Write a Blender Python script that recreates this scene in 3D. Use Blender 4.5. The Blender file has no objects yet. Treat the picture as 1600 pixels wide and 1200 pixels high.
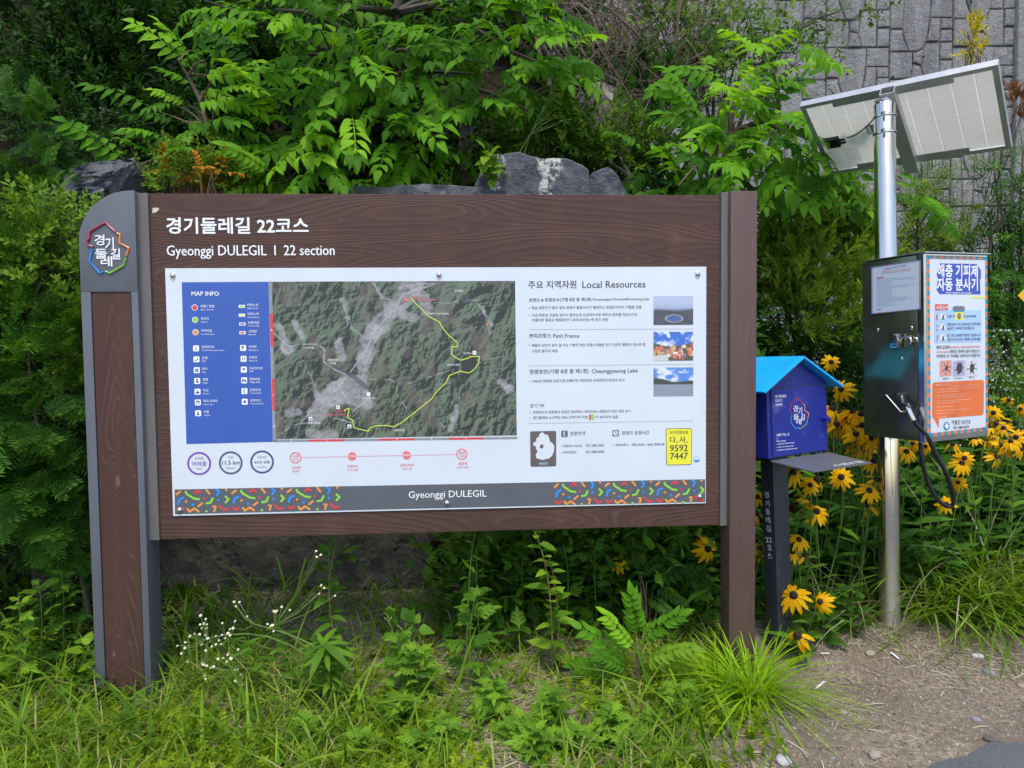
import bpy, bmesh, math, random
import numpy as np
from mathutils import Matrix, Vector

random.seed(7)
RNG = np.random.default_rng(11)
scene = bpy.context.scene
COL = scene.collection
rad = math.radians

# ------------------------------------------------------------------ camera, sky, sun, exposure
FOC, PITCH, ROLL, EYE = 1108.0, 0.0468, 0.0104, 1.5
cF = Vector((0, math.cos(PITCH), -math.sin(PITCH)))
cU0 = Vector((0, math.sin(PITCH), math.cos(PITCH)))
cR0 = Vector((1, 0, 0))
cR = cR0 * math.cos(ROLL) - cU0 * math.sin(ROLL)
cU = cR0 * math.sin(ROLL) + cU0 * math.cos(ROLL)
CAM = Vector((0, 0, EYE))
cam_data = bpy.data.cameras.new("camera")
cam = bpy.data.objects.new("camera", cam_data)
COL.objects.link(cam)
mw = Matrix((cR, cU, -cF)).transposed().to_4x4()
mw.translation = CAM
cam.matrix_world = mw
cam_data.sensor_width = 36.0
cam_data.lens = 36.0 * FOC / 1600.0
cam_data.clip_start = 0.05
cam_data.clip_end = 500
scene.camera = cam

SUN_EL, SUN_AZ = rad(64), rad(178)          # azimuth clockwise from +Y: the sun stands high behind the camera
world = bpy.data.worlds.new("World")
scene.world = world
world.use_nodes = True
wn = world.node_tree.nodes
sky = wn.new("ShaderNodeTexSky")
sky.sky_type = 'NISHITA'
sky.sun_disc = False
sky.sun_elevation = SUN_EL
sky.sun_rotation = SUN_AZ
sky.air_density = 1.0
sky.dust_density = 1.6
sky.ozone_density = 1.0
wn["Background"].inputs["Strength"].default_value = 0.15
world.node_tree.links.new(sky.outputs[0], wn["Background"].inputs[0])

sun_data = bpy.data.lights.new("sun", 'SUN')
sun_data.energy = 1.5
sun_data.angle = rad(16)
sun_data.color = (1.0, 0.95, 0.86)
sun = bpy.data.objects.new("sun", sun_data)
COL.objects.link(sun)
sd = Vector((math.sin(SUN_AZ) * math.cos(SUN_EL), math.cos(SUN_AZ) * math.cos(SUN_EL), math.sin(SUN_EL)))
sun.rotation_euler = (-sd).to_track_quat('-Z', 'Y').to_euler()
sun.location = sd * 20

scene.view_settings.view_transform = 'Standard'
scene.view_settings.look = 'None'
scene.view_settings.gamma = 1.0
scene.view_settings.use_curve_mapping = False
scene.view_settings.exposure = 0.9
scene.render.engine = 'CYCLES'
scene.cycles.max_bounces = 8
scene.cycles.diffuse_bounces = 3
scene.cycles.glossy_bounces = 3
scene.cycles.transmission_bounces = 4
scene.cycles.use_denoising = True

# ------------------------------------------------------------------ helpers
def ray(px, py):
    return cF + cR * ((px - 800) / FOC) + cU * ((600 - py) / FOC)

def at(px, py, Y):
    """Point seen at photo position (px, py) that lies Y metres in front (world y)."""
    d = ray(px, py)
    return CAM + d * (Y / d.y)

class Frame:
    def __init__(s, loc, yaw=0.0, lean=0.0, size=1.0):
        s.M = Matrix.Translation(loc) @ Matrix.Rotation(lean, 4, 'Y') @ Matrix.Rotation(yaw, 4, 'Z') @ Matrix.Scale(size, 4)
        s.I = s.M.inverted()
        s.o = s.I @ CAM
    def pix(s, px, py, axis=1, val=0.0):
        d = s.I.to_3x3() @ ray(px, py)
        t = (val - s.o[axis]) / d[axis]
        return s.o + d * t
    def loc(s, p):
        return s.I @ Vector(p)

def tag(o, label=None, cat=None, group=None, kind=None):
    if label: o['label'] = label
    if cat: o['category'] = cat
    if group: o['group'] = group
    if kind: o['kind'] = kind
    return o

def thing(name, label, cat, frame, group=None):
    o = bpy.data.objects.new(name, None)
    COL.objects.link(o)
    o.empty_display_size = 0.1
    o.matrix_world = frame.M if isinstance(frame, Frame) else Matrix.Translation(frame)
    return tag(o, label, cat, group)

class MB:
    """Collects polygons, then links them as one mesh object."""
    def __init__(s): s.v = []; s.f = []; s.m = []; s.mi = 0
    def add(s, vs, fs):
        b = len(s.v)
        s.v += [tuple(p) for p in vs]
        s.f += [tuple(b + i for i in f) for f in fs]
        s.m += [s.mi] * len(fs)
    def box(s, x0, x1, y0, y1, z0, z1):
        s.add([(x0,y0,z0),(x1,y0,z0),(x1,y1,z0),(x0,y1,z0),(x0,y0,z1),(x1,y0,z1),(x1,y1,z1),(x0,y1,z1)],
              [(0,3,2,1),(4,5,6,7),(0,1,5,4),(1,2,6,5),(2,3,7,6),(3,0,4,7)])
    def hexa(s, a, b):
        """Two quads (4 points each) joined to a solid."""
        s.add(list(a) + list(b), [(0,1,2,3),(7,6,5,4),(0,4,5,1),(1,5,6,2),(2,6,7,3),(3,7,4,0)])
    def prism(s, pts, y0, y1):
        """Polygon of (x, z) extruded along y."""
        n = len(pts)
        s.add([(p[0], y0, p[1]) for p in pts] + [(p[0], y1, p[1]) for p in pts],
              [tuple(range(n)), tuple(range(2*n-1, n-1, -1))] + [(i, i+n, (i+1) % n + n, (i+1) % n) for i in range(n)])
    def poly(s, pts): s.add(pts, [tuple(range(len(pts)))])
    def tube(s, path, r, n=8, caps=True):
        path = [Vector(p) for p in path]
        R = r if isinstance(r, (list, tuple)) else [r] * len(path)
        b = len(s.v); ref = None
        for i, p in enumerate(path):
            d = (path[min(i+1, len(path)-1)] - path[max(i-1, 0)]).normalized()
            if ref is None: ref = Vector((0,0,1)) if abs(d.z) < .9 else Vector((1,0,0))
            x = d.cross(ref)
            x = x.normalized() if x.length > 1e-6 else d.orthogonal().normalized()
            y = x.cross(d).normalized(); ref = y
            for k in range(n):
                a = 2*math.pi*k/n
                s.v.append(tuple(p + (x*math.cos(a) + y*math.sin(a)) * R[i]))
        for i in range(len(path)-1):
            for k in range(n):
                k2 = (k+1) % n
                s.f.append((b+i*n+k, b+i*n+k2, b+(i+1)*n+k2, b+(i+1)*n+k)); s.m.append(s.mi)
        if caps:
            s.f.append(tuple(b+k for k in range(n-1,-1,-1))); s.m.append(s.mi)
            e = b+(len(path)-1)*n
            s.f.append(tuple(e+k for k in range(n))); s.m.append(s.mi)
    def dome(s, c, axis, r, h, n=12, rings=4):
        c = Vector(c); a = Vector(axis).normalized(); x = a.orthogonal().normalized(); y = a.cross(x)
        b = len(s.v)
        for i in range(rings):
            t = i/(rings)*math.pi/2
            for k in range(n):
                q = 2*math.pi*k/n
                s.v.append(tuple(c + (x*math.cos(q)+y*math.sin(q))*r*math.cos(t) + a*h*math.sin(t)))
        s.v.append(tuple(c + a*h)); top = len(s.v)-1
        for i in range(rings-1):
            for k in range(n):
                s.f.append((b+i*n+k, b+i*n+(k+1)%n, b+(i+1)*n+(k+1)%n, b+(i+1)*n+k)); s.m.append(s.mi)
        for k in range(n):
            s.f.append((b+(rings-1)*n+k, b+(rings-1)*n+(k+1)%n, top)); s.m.append(s.mi)
    def build(s, name, mat, parent=None, bevel=0, smooth=False, seg=2):
        me = bpy.data.meshes.new(name)
        me.from_pydata(s.v, [], s.f)
        mats = mat if isinstance(mat, (list, tuple)) else [mat]
        for m in mats: me.materials.append(m)
        if len(mats) > 1: me.polygons.foreach_set('material_index', s.m)
        me.validate()
        if bevel:
            bm = bmesh.new(); bm.from_mesh(me)
            bmesh.ops.recalc_face_normals(bm, faces=bm.faces)
            es = [e for e in bm.edges if len(e.link_faces) == 2 and e.calc_face_angle(0) > 0.5]
            bmesh.ops.bevel(bm, geom=es, offset=bevel, segments=seg, affect='EDGES', profile=0.6, clamp_overlap=True)
            bm.to_mesh(me); bm.free()
        if smooth: 
            me.polygons.foreach_set('use_smooth', [True]*len(me.polygons))
            try: me.set_sharp_from_angle(angle=rad(38))
            except Exception: pass
        me.update()
        o = bpy.data.objects.new(name, me)
        COL.objects.link(o)
        if parent is not None: o.parent = parent
        return o

def np_mesh(name, V, T, mat, parent=None, tint=None, color=None, smooth=False, midx=None):
    """Triangle (or quad) soup from arrays."""
    me = bpy.data.meshes.new(name)
    V = np.asarray(V, dtype=np.float32); T = np.asarray(T, dtype=np.int32)
    k = T.shape[1]
    me.vertices.add(len(V)); me.vertices.foreach_set('co', V.ravel())
    me.loops.add(T.size); me.loops.foreach_set('vertex_index', T.ravel())
    me.polygons.add(len(T)); me.polygons.foreach_set('loop_start', np.arange(len(T), dtype=np.int32)*k)
    try: me.polygons.foreach_set('loop_total', np.full(len(T), k, dtype=np.int32))
    except Exception: pass
    for m in (mat if isinstance(mat, (list, tuple)) else [mat]): me.materials.append(m)
    if midx is not None: me.polygons.foreach_set('material_index', np.asarray(midx, dtype=np.int32))
    if smooth: me.polygons.foreach_set('use_smooth', np.ones(len(T), dtype=bool))
    me.update(calc_edges=True)
    if tint is not None:
        a = me.attributes.new('tint', 'FLOAT', 'POINT'); a.data.foreach_set('value', np.asarray(tint, dtype=np.float32))
    if color is not None:
        a = me.color_attributes.new('ink', 'FLOAT_COLOR', 'POINT')
        c = np.ones((len(V), 4), dtype=np.float32); c[:, :3] = color; a.data.foreach_set('color', c.ravel())
    o = bpy.data.objects.new(name, me)
    COL.objects.link(o)
    if parent is not None: o.parent = parent
    return o

def lin(r, g, b):
    f = lambda c: (c/255/12.92) if c/255 <= .04045 else ((c/255+.055)/1.055)**2.4
    return (f(r), f(g), f(b))

# ------------------------------------------------------------------ materials
def new_mat(name):
    m = bpy.data.materials.new(name); m.use_nodes = True
    nt = m.node_tree
    return m, nt, nt.nodes["Principled BSDF"]

def node(nt, kind, **kw):
    n = nt.nodes.new(kind)
    for k, v in kw.items(): setattr(n, k, v)
    return n

def ramp(nt, fac, stops):
    r = node(nt, "ShaderNodeValToRGB")
    while len(r.color_ramp.elements) < len(stops): r.color_ramp.elements.new(0.5)
    for e, (p, c) in zip(r.color_ramp.elements, stops):
        e.position = p; e.color = (*c, 1) if len(c) == 3 else c
    nt.links.new(fac, r.inputs[0])
    return r.outputs[0]

def noise(nt, vec, scale, detail=4, rough=.55, dist=0.0):
    n = node(nt, "ShaderNodeTexNoise")
    n.inputs['Scale'].default_value = scale; n.inputs['Detail'].default_value = detail
    n.inputs['Roughness'].default_value = rough; n.inputs['Distortion'].default_value = dist
    if vec is not None: nt.links.new(vec, n.inputs['Vector'])
    return n.outputs['Fac']

def coords(nt, scale=(1,1,1), which='Object'):
    t = node(nt, "ShaderNodeTexCoord"); mp = node(nt, "ShaderNodeMapping")
    mp.inputs['Scale'].default_value = scale
    nt.links.new(t.outputs[which], mp.inputs['Vector'])
    return mp.outputs[0]

def mix(nt, fac, a, b, mode='MIX'):
    m = node(nt, "ShaderNodeMix", data_type='RGBA', blend_type=mode)
    for sock, v in ((m.inputs[0], fac), (m.inputs[6], a), (m.inputs[7], b)):
        if hasattr(v, 'links'): nt.links.new(v, sock)
        elif isinstance(v, (int, float)): sock.default_value = v
        else: sock.default_value = (*v, 1)
    return m.outputs[2]

def bump(nt, bs, h, strength=.3, dist=.01):
    b = node(nt, "ShaderNodeBump"); b.inputs['Strength'].default_value = strength; b.inputs['Distance'].default_value = dist
    nt.links.new(h, b.inputs['Height']); nt.links.new(b.outputs[0], bs.inputs['Normal'])

def plain(name, col, rough=.5, metal=0.0, var=.08, scale=9, bmp=0.0, bscale=200, spec=.5, stretch=(1,1,1), dirt=None):
    m, nt, bs = new_mat(name)
    c = coords(nt, stretch)
    n = noise(nt, c, scale, 5, .6)
    lo = tuple(x*(1-var*1.6) for x in col); hi = tuple(min(1, x*(1+var)) for x in col)
    out = ramp(nt, n, [(.3, lo), (.7, hi)])
    if dirt:
        d = noise(nt, c, scale*2.3, 8, .7)
        out = mix(nt, ramp(nt, d, [(.56, (0,0,0)), (.75, (dirt[1],)*3)]), out, dirt[0])
    nt.links.new(out, bs.inputs['Base Color'])
    rr = ramp(nt, n, [(.2, (rough*.85,)*3), (.8, (min(1, rough*1.15),)*3)])
    nt.links.new(rr, bs.inputs['Roughness'])
    bs.inputs['Metallic'].default_value = metal
    bs.inputs['Specular IOR Level'].default_value = spec
    if bmp: bump(nt, bs, noise(nt, c, bscale, 3), bmp, .002)
    return m

def math_(nt, op, a, b=None):
    n = node(nt, "ShaderNodeMath", operation=op)
    for k, v in enumerate((a, b)):
        if v is None: continue
        if hasattr(v, 'links'): nt.links.new(v, n.inputs[k])
        else: n.inputs[k].default_value = v
    return n.outputs[0]

def wood(name, axis, col, hi, rings=165, knots=()):
    """Painted softwood: growth rings read as contour lines of a stretched noise, running along axis 'x' or 'z'."""
    m, nt, bs = new_mat(name)
    s = (.36, 1, 3.8) if axis == 'x' else (4.2, 1, .5)
    c = coords(nt, s)
    f = noise(nt, c, 1.5, 1.6, .35, .25)
    kd = None
    if knots:                                    # growth rings bend round each knot
        sep = node(nt, "ShaderNodeSeparateXYZ"); nt.links.new(coords(nt), sep.inputs[0])
        for kx, ky, kz, kr in knots:
            dx = math_(nt, 'DIVIDE', math_(nt, 'SUBTRACT', sep.outputs[0], kx), kr*.75); dz = math_(nt, 'DIVIDE', math_(nt, 'SUBTRACT', sep.outputs[2], kz), kr*2)
            g_ = math_(nt, 'EXPONENT', math_(nt, 'MULTIPLY', math_(nt, 'ADD', math_(nt, 'MULTIPLY', dx, dx), math_(nt, 'MULTIPLY', dz, dz)), -1.0))
            f = math_(nt, 'ADD', f, math_(nt, 'MULTIPLY', g_, .22))
            q_ = math_(nt, 'POWER', g_, 14.0); kd = q_ if kd is None else math_(nt, 'ADD', kd, q_)
    w = math_(nt, 'SINE', math_(nt, 'MULTIPLY', f, rings))
    w = math_(nt, 'MULTIPLY_ADD', w, .5); nt.nodes[-1].inputs[2].default_value = .5
    fine = noise(nt, coords(nt, (1.0,1,70) if axis == 'x' else (70,1,1.0)), 5, 4)
    g = noise(nt, c, 3, 3)
    line = ramp(nt, w, [(0, (0,0,0)), (.80, (0,0,0)), (.98, (1,1,1))])
    base = ramp(nt, g, [(.3, tuple(x*.86 for x in col)), (.7, tuple(x*1.1 for x in col))])
    base = mix(nt, ramp(nt, fine, [(.35, (.30,)*3), (.65, (0,)*3)]), base, tuple(x*.75 for x in col))
    mm = math_(nt, 'MULTIPLY', line, ramp(nt, noise(nt, c, 4, 2), [(.42, (.03,)*3), (.75, (.34,)*3)]))
    out = mix(nt, mm, base, hi)
    st = noise(nt, coords(nt, (2.6,1,.5)), 2.0, 6, .65)           # rain streaks and faded stain
    out = mix(nt, ramp(nt, st, [(.48, (0,)*3), (.72, (.30,)*3)]), out, tuple(x*1.9 for x in col))
    out = mix(nt, ramp(nt, noise(nt, coords(nt), 90, 2), [(.74, (0,)*3), (.78, (.5,)*3)]), out, tuple(min(1, x*3) for x in hi))
    if kd is not None: out = mix(nt, ramp(nt, kd, [(.35, (0,)*3), (.8, (.55,)*3)]), out, (.22,.14,.11))
    nt.links.new(out, bs.inputs['Base Color'])
    bs.inputs['Roughness'].default_value = .6; bs.inputs['Specular IOR Level'].default_value = .3
    bump(nt, bs, math_(nt, 'ADD', w, fine), .38, .0016)
    return m

def ink_mat(name, rough=.45):
    m, nt, bs = new_mat(name)
    a = node(nt, "ShaderNodeVertexColor", layer_name='ink')
    n = noise(nt, coords(nt), 300, 2)
    nt.links.new(mix(nt, ramp(nt, n, [(.3, (.0,)*3), (.8, (.12,)*3)]), a.outputs['Color'], (.5,.5,.5)), bs.inputs['Base Color'])
    bs.inputs['Roughness'].default_value = rough
    return m

def leaf_mat(name, dark, light, trans=.35, rough=.5, warm=None, thru=(1.35, 1.25, .5)):
    """Leaf colour between two hues by each leaf's own 'tint'; some light passes through."""
    m, nt, bs = new_mat(name)
    a = node(nt, "ShaderNodeAttribute", attribute_name='tint')
    stops = [(0, dark), (.75, light)] + ([(1.0, warm)] if warm else [])
    c = ramp(nt, a.outputs['Fac'], stops)
    c = mix(nt, ramp(nt, noise(nt, coords(nt), 14, 3), [(.3, (0,)*3), (.7, (.35,)*3)]), c, tuple(x*.62 for x in dark))
    nt.links.new(c, bs.inputs['Base Color'])
    bs.inputs['Roughness'].default_value = rough
    bs.inputs['Specular IOR Level'].default_value = .09
    t = node(nt, "ShaderNodeBsdfTranslucent")
    nt.links.new(mix(nt, 1.0, c, thru, 'MULTIPLY'), t.inputs['Color'])
    ms = node(nt, "ShaderNodeMixShader"); ms.inputs[0].default_value = trans
    out = nt.nodes["Material Output"]
    nt.links.new(bs.outputs[0], ms.inputs[1]); nt.links.new(t.outputs[0], ms.inputs[2]); nt.links.new(ms.outputs[0], out.inputs[0])
    return m

M = {}
M['brown_x'] = wood('brown painted wood', 'x', (.080,.040,.030), (.20,.125,.10), 230)
M['brown_z'] = wood('brown painted wood upright', 'z', (.074,.035,.026), (.20,.125,.10), 170, [(-0.201,0,0.879,.055),(-0.242,0,0.167,.03)])
M['post_brown'] = plain('brown painted post', (.100,.056,.045), .5, var=.06, scale=5, bmp=.12, bscale=90, stretch=(6,6,.6), dirt=((.28,.23,.2), .25))
M['post_grey'] = plain('grey coated steel', (.112,.118,.138), .42, var=.07, scale=4, bmp=.06, bscale=300, stretch=(3,3,.7), dirt=((.25,.24,.23), .2))
M['strip'] = plain('grey aluminium strip', (.135,.125,.12), .45, metal=.0, var=.08, scale=6, stretch=(3,3,.6))
M['panel'] = plain('white printed panel', (.665,.705,.755), .30, var=.03, scale=2.2, spec=.5, dirt=((.50,.50,.49), .16))
M['white_ink'] = plain('white lettering', (.86,.86,.86), .5, var=.02)
M['dark_ink'] = plain('dark printed ink', (.045,.04,.045), .45, var=.05)
M['blue_print'] = plain('blue print', (.042,.108,.42), .38, var=.04, scale=3)
M['navy_ink'] = plain('navy print', (.06,.08,.24), .4)
M['purple_ink'] = plain('purple print', (.20,.07,.42), .4)
M['slate_ink'] = plain('slate print', (.085,.095,.19), .4)
M['red_ink'] = plain('red print', (.70,.055,.06), .4, var=.03)
M['pink_ink'] = plain('pink print', (.80,.16,.20), .4, var=.03)
M['green_ink'] = plain('green print', (.27,.62,.06), .4, var=.03)
M['orange_ink'] = plain('orange print', (.80,.30,.06), .4, var=.03)
M['sky_ink'] = plain('sky blue print', (.03,.28,.75), .4, var=.03)
M['lime_ink'] = plain('lime route print', (.62,.80,.07), .4, var=.03)
M['yellow_ink'] = plain('yellow plate', (.82,.76,.05), .4, var=.03)
M['grey_ink'] = plain('grey print', (.27,.27,.29), .42, var=.03)
M['band_grey'] = plain('grey band print', (.105,.112,.128), .42, var=.04)
M['brown_ink'] = plain('brown print', (.14,.105,.10), .42, var=.03)
M['ink'] = ink_mat('printed picture')
M['crimson'] = plain('crimson enamel', (.42,.02,.06), .35)
M['orange'] = plain('orange enamel', (.80,.25,.03), .35)
M['green'] = plain('green enamel', (.19,.45,.05), .35)
M['blue'] = plain('blue enamel', (.02,.24,.72), .35)
M['steel'] = plain('bright steel', (.66,.63,.58), .22, metal=1, var=.08, scale=20)
# ------------------------------------------------------------------ writing
_tc = {}
_ts = bpy.data.scenes.new('type_setting')
def text_shape(body, bold=0.0, res=2):
    """Outline of a piece of writing as flat faces (weight comes from overlaid strokes, see Face.text)."""
    k = (body, res)
    if k in _tc: return _tc[k]
    cu = bpy.data.curves.new('writing', 'FONT'); cu.body = body; cu.resolution_u = res; cu.size = 1.0
    ob = bpy.data.objects.new('writing', cu); _ts.collection.objects.link(ob)
    with bpy.context.temp_override(scene=_ts, view_layer=_ts.view_layers[0]):
        dg = bpy.context.evaluated_depsgraph_get(); dg.update(); ev = ob.evaluated_get(dg); me = ev.to_mesh()
    v = np.array([p.co[:2] for p in me.vertices], dtype=float).reshape(-1, 2)
    f = [tuple(p.vertices) for p in me.polygons]
    ev.to_mesh_clear(); bpy.data.objects.remove(ob); bpy.data.curves.remove(cu)
    if len(v) == 0: v = np.zeros((1,2))
    _tc[k] = (v, f)
    return v, f

class Face:
    """A printed face: photo positions map onto the plane axis=val of a frame; sign is the way the face looks."""
    def __init__(s, fr, axis, val, sign=-1): s.fr, s.axis, s.val, s.sg = fr, axis, val, sign
    def p(s, px, py, lift=0.0): 
        q = s.fr.pix(px, py, s.axis, s.val)      # on the base plane, then raised
        q[s.axis] = s.val + s.sg*lift
        return q
    def text(s, mb, body, l, r, lift, bold=0.0, hpx=None, res=2):
        """Writing whose baseline runs from photo point l to r (hpx = cap height in photo pixels)."""
        v, f = text_shape(body, bold, res)
        a, b = s.p(*l, lift), s.p(*r, lift)
        x = b - a; w = v[:,0].max() - v[:,0].min()
        if w <= 0: return
        sx = x.length / w; xd = x.normalized()
        nrm = Vector((0,0,0)); nrm[s.axis] = s.sg
        yd = nrm.cross(xd)
        sy = sx
        if hpx: sy = (s.p(l[0], l[1]-hpx, lift) - a).length / max(.3, v[:,1].max())
        x0 = v[:,0].min()
        n = 1 if bold <= 0 else (3 if bold < .02 else 5)
        for i in range(n):                       # bolder writing: the same strokes laid again a hair apart
            ox, oy = (0, 0) if i == 0 else (bold*.9*math.cos(i*2*math.pi/(n-1)+(.6 if n == 5 else 0)), bold*.9*math.sin(i*2*math.pi/(n-1)+(.6 if n == 5 else 0)))
            mb.add([a + xd*((q[0]-x0+ox)*sx) + yd*((q[1]+oy)*sy) + nrm*(.00006*i) for q in v], f)
    def rect(s, mb, x0, y0, x1, y1, lift, thick=0.0): s.quad(mb, (x0,y0),(x1,y0),(x1,y1),(x0,y1), lift=lift)
    def quad(s, mb, *c, lift=0.0): mb.poly([s.p(*q, lift) for q in reversed(c)])
    def rrect(s, mb, c, r, lift, n=4):
        """Rounded rectangle from 4 photo corners tl,tr,br,bl; r in metres."""
        P = [s.p(*q, lift) for q in c]; out = []
        for i in range(4):
            a, o, b = P[i-1], P[i], P[(i+1) % 4]
            u, w = (a-o).normalized()*r, (b-o).normalized()*r
            for k in range(n+1):
                t = k/n*math.pi/2
                out.append(o + u*(1-math.sin(t)) + w*(1-math.cos(t)))
        mb.poly(list(reversed(out)))
    def disc(s, mb, c, r, lift, n=20, hole=0.0):
        o = s.p(*c, lift); e1 = (s.p(c[0]+10, c[1], lift)-o).normalized()
        nrm = Vector((0,0,0)); nrm[s.axis] = s.sg; e2 = nrm.cross(e1)
        ring = [e1*math.cos(2*math.pi*k/n) + e2*math.sin(2*math.pi*k/n) for k in range(n)]
        if not hole: mb.poly([o + q*r for q in ring])
        else: mb.add([o + q*r for q in ring] + [o + q*hole for q in ring], [(k, (k+1) % n, n+(k+1) % n, n+k) for k in range(n)])
    def line(s, mb, pts, w, lift, closed=False, caps=True):
        """Ribbon of width w metres along photo points, with rounded ends."""
        P = [s.p(*q, lift) for q in pts]
        nrm = Vector((0,0,0)); nrm[s.axis] = s.sg
        L, Rr = [], []
        for i, q in enumerate(P):
            d0 = (q-P[i-1]).normalized() if i > 0 else None
            d1 = (P[i+1]-q).normalized() if i < len(P)-1 else None
            d = ((d0 or d1) + (d1 or d0)).normalized()
            n0 = nrm.cross(d1 or d0); nn = nrm.cross(d)
            k = min(2.0, 1/max(.4, abs(nn.dot(n0))))
            L.append(q + nn*w/2*k); Rr.append(q - nn*w/2*k)
        n = len(P)
        mb.add(L + Rr, [(n+i, n+i+1, i+1, i) for i in range(n-1)])
        if caps:
            for e, o in ((0, P[1]), (n-1, P[n-2])):
                d = (P[e]-o).normalized(); nn = nrm.cross(d)
                q = P[e]
                mb.add([q - nn*w/2] + [q + d*(math.cos(t)*w/2) + nn*(math.sin(t)*w/2) for t in (-.9,-.45,0,.45,.9)] + [q + nn*w/2], [tuple(range(7))])
    def picture(s, name, corners, nx, ny, fn, lift, parent):
        tl, tr, br, bl = [np.array(s.p(*q, lift)) for q in corners]
        u, v = np.meshgrid(np.linspace(0,1,nx), np.linspace(0,1,ny))
        u1, v1 = u.ravel()[:,None], v.ravel()[:,None]
        V = (tl*(1-u1)+tr*u1)*(1-v1) + (bl*(1-u1)+br*u1)*v1
        i = np.arange(nx*ny).reshape(ny, nx)
        T = np.stack([i[:-1,:-1].ravel(), i[1:,:-1].ravel(), i[1:,1:].ravel(), i[:-1,1:].ravel()], 1)
        return np_mesh(name, V, T, M['ink'], parent, color=np.clip(fn(u, v), 0, 1).reshape(-1, 3))

def vnoise(u, v, f, seed, octv=5, ridged=False):
    """Value noise on arrays, 0..1."""
    out = np.zeros_like(u); amp, tot = 1.0, 0.0
    for o in range(octv):
        r = np.random.default_rng(seed+o*17); G = r.random((256, 256))
        x, y = u*f + 3.7*o, v*f + 1.9*o
        xi, yi = np.floor(x).astype(int), np.floor(y).astype(int); fx, fy = x-xi, y-yi
        fx, fy = fx*fx*(3-2*fx), fy*fy*(3-2*fy)
        g = lambda a, b: G[b % 256, a % 256]
        n = (g(xi,yi)*(1-fx)+g(xi+1,yi)*fx)*(1-fy) + (g(xi,yi+1)*(1-fx)+g(xi+1,yi+1)*fx)*fy
        if ridged: n = 1-np.abs(2*n-1)
        out += n*amp; tot += amp; amp *= .5; f *= 2.03
    return out/tot

# ================================================================== INFORMATION BOARD
PSI = 0.0618
BF = Frame((-1.4021, 2.9, 0.11), PSI)
board = thing('information_board', 'large brown wooden trail information board with white map panel on two posts', 'information board', BF)
bp = lambda px, py, off=0.0: BF.pix(px, py, 1, -off)
zt = lambda px, py, off=0.0: bp(px, py, off).z

# left post: rounded grey steel casing with a brown timber inlay
s0, s1 = -.3156, -.0951
ztop = zt(207, 297.5, .04); r = .205
arc = [(s0 + r - r*math.cos(t), ztop - r + r*math.sin(t)) for t in np.linspace(0, math.pi/2, 18)]
outline = [(s0, -.12)] + arc + [(s1, ztop), (s1, -.12)]
ix0, ix1 = bp(141.8, 456, .04).x, bp(204.3, 456, .04).x
ix0, ix1 = ix0-.001, ix1+.001
izt = zt(170, 456, .04)
mb = MB(); mb.prism(outline[::-1], -.028, .078)
mb.box(s0, ix0, -.04, -.028, -.12, izt); mb.box(ix1, s1, -.04, -.028, -.12, izt)
mb.prism(([(s0, izt)] + arc + [(s1, ztop), (s1, izt)])[::-1], -.04, -.028)
lp = mb.build('post_casing', M['post_grey'], board, bevel=.002, smooth=True)
lp['label'] = 'grey steel post casing with a rounded upper corner'
mb = MB(); mb.box(ix0+.003, ix1-.003, -.036, -.0285, -.12, izt-.003)
mb.build('timber_inlay', M['brown_z'], board, bevel=.0015)
# emblem on the casing: four coloured outline strokes and raised syllables
EF = Face(BF, 1, -.04)
z1 = lambda x, y: (x/4+100, y/4+280)
def emblem(face, zz, lift, w, parent, mats, name='emblem', thick=True, bold=.012):
    em = None
    runs = [('crimson', [(325,330),(260,272),(170,325),(160,345),(165,370),(145,385),(148,412),(185,422)]),
            ('orange', [(332,338),(352,345),(350,400),(408,430),(392,480)]),
            ('blue', [(178,440),(162,515),(225,588),(250,580)]),
            ('green', [(262,577),(290,588),(375,540),(390,492)])]
    mb = MB()
    for a, (b, l, rr, h) in {'경': ('경',(196,408),(256,408),66), '기': ('기',(262,440),(314,440),82), '둘': ('둘',(198,492),(272,492),60), '길': ('길',(298,496),(354,496),66), '레': ('레',(234,540),(304,540),62)}.items():
        face.text(mb, b, zz(*l), zz(*rr), lift, bold, hpx=h*abs(zz(0,1)[1]-zz(0,0)[1])*.92)
    em = mb.build(name, M['white_ink'], parent)
    for i, (m, pts) in enumerate(runs):
        mb = MB(); P = [face.p(*zz(*q), lift) for q in pts]
        if thick: mb.tube(P, w/2, 6)
        else: face.line(mb, [zz(*q) for q in pts], w, lift)
        mb.build('emblem_outline', M[mats[i]], em, smooth=thick)
    return em
emblem(EF, z1, .003, .0085, board, ['crimson','orange','blue','green'], bold=.022)

# right post, trim strips, timber board
s2, s3 = 2.3289, 2.4428
zr = zt(1160, 298, .04)
mb = MB(); mb.box(s2, s3, -.04, .068, -.15, zr)
mb.build('post', M['post_brown'], board, bevel=.003, smooth=True)
zb_t, zb_b = zt(600, 303.3), (zt(251.7, 842.8)+zt(1123, 820.5))/2
mb = MB(); mb.box(-.115, -.0562, -.012, .045, zt(225, 844.7, .012), zt(225, 301.5, .012))
mb.build('trim_strip', M['strip'], board, bevel=.0015)
mb = MB(); mb.box(2.299, 2.331, -.012, .045, zt(1130, 821.5, .012), zt(1135, 300.5, .012))
mb.build('trim_strip', M['strip'], board, bevel=.0015)
mb = MB(); mb.box(-.0562, 2.299, 0, .042, zb_b, zb_t)
tb = mb.build('timber_board', M['brown_x'], board, bevel=.002)

# white panel
PZ0, PZ1, PW = 0.8342-.11, 1.8484-.11, 2.2369
mb = MB(); mb.box(0, PW, -.006, -.0008, PZ0, PZ1)
panel = mb.build('map_panel', M['panel'], board, bevel=.0008)
PF = Face(BF, 1, -.006); WF = Face(BF, 1, 0.0)

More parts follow.
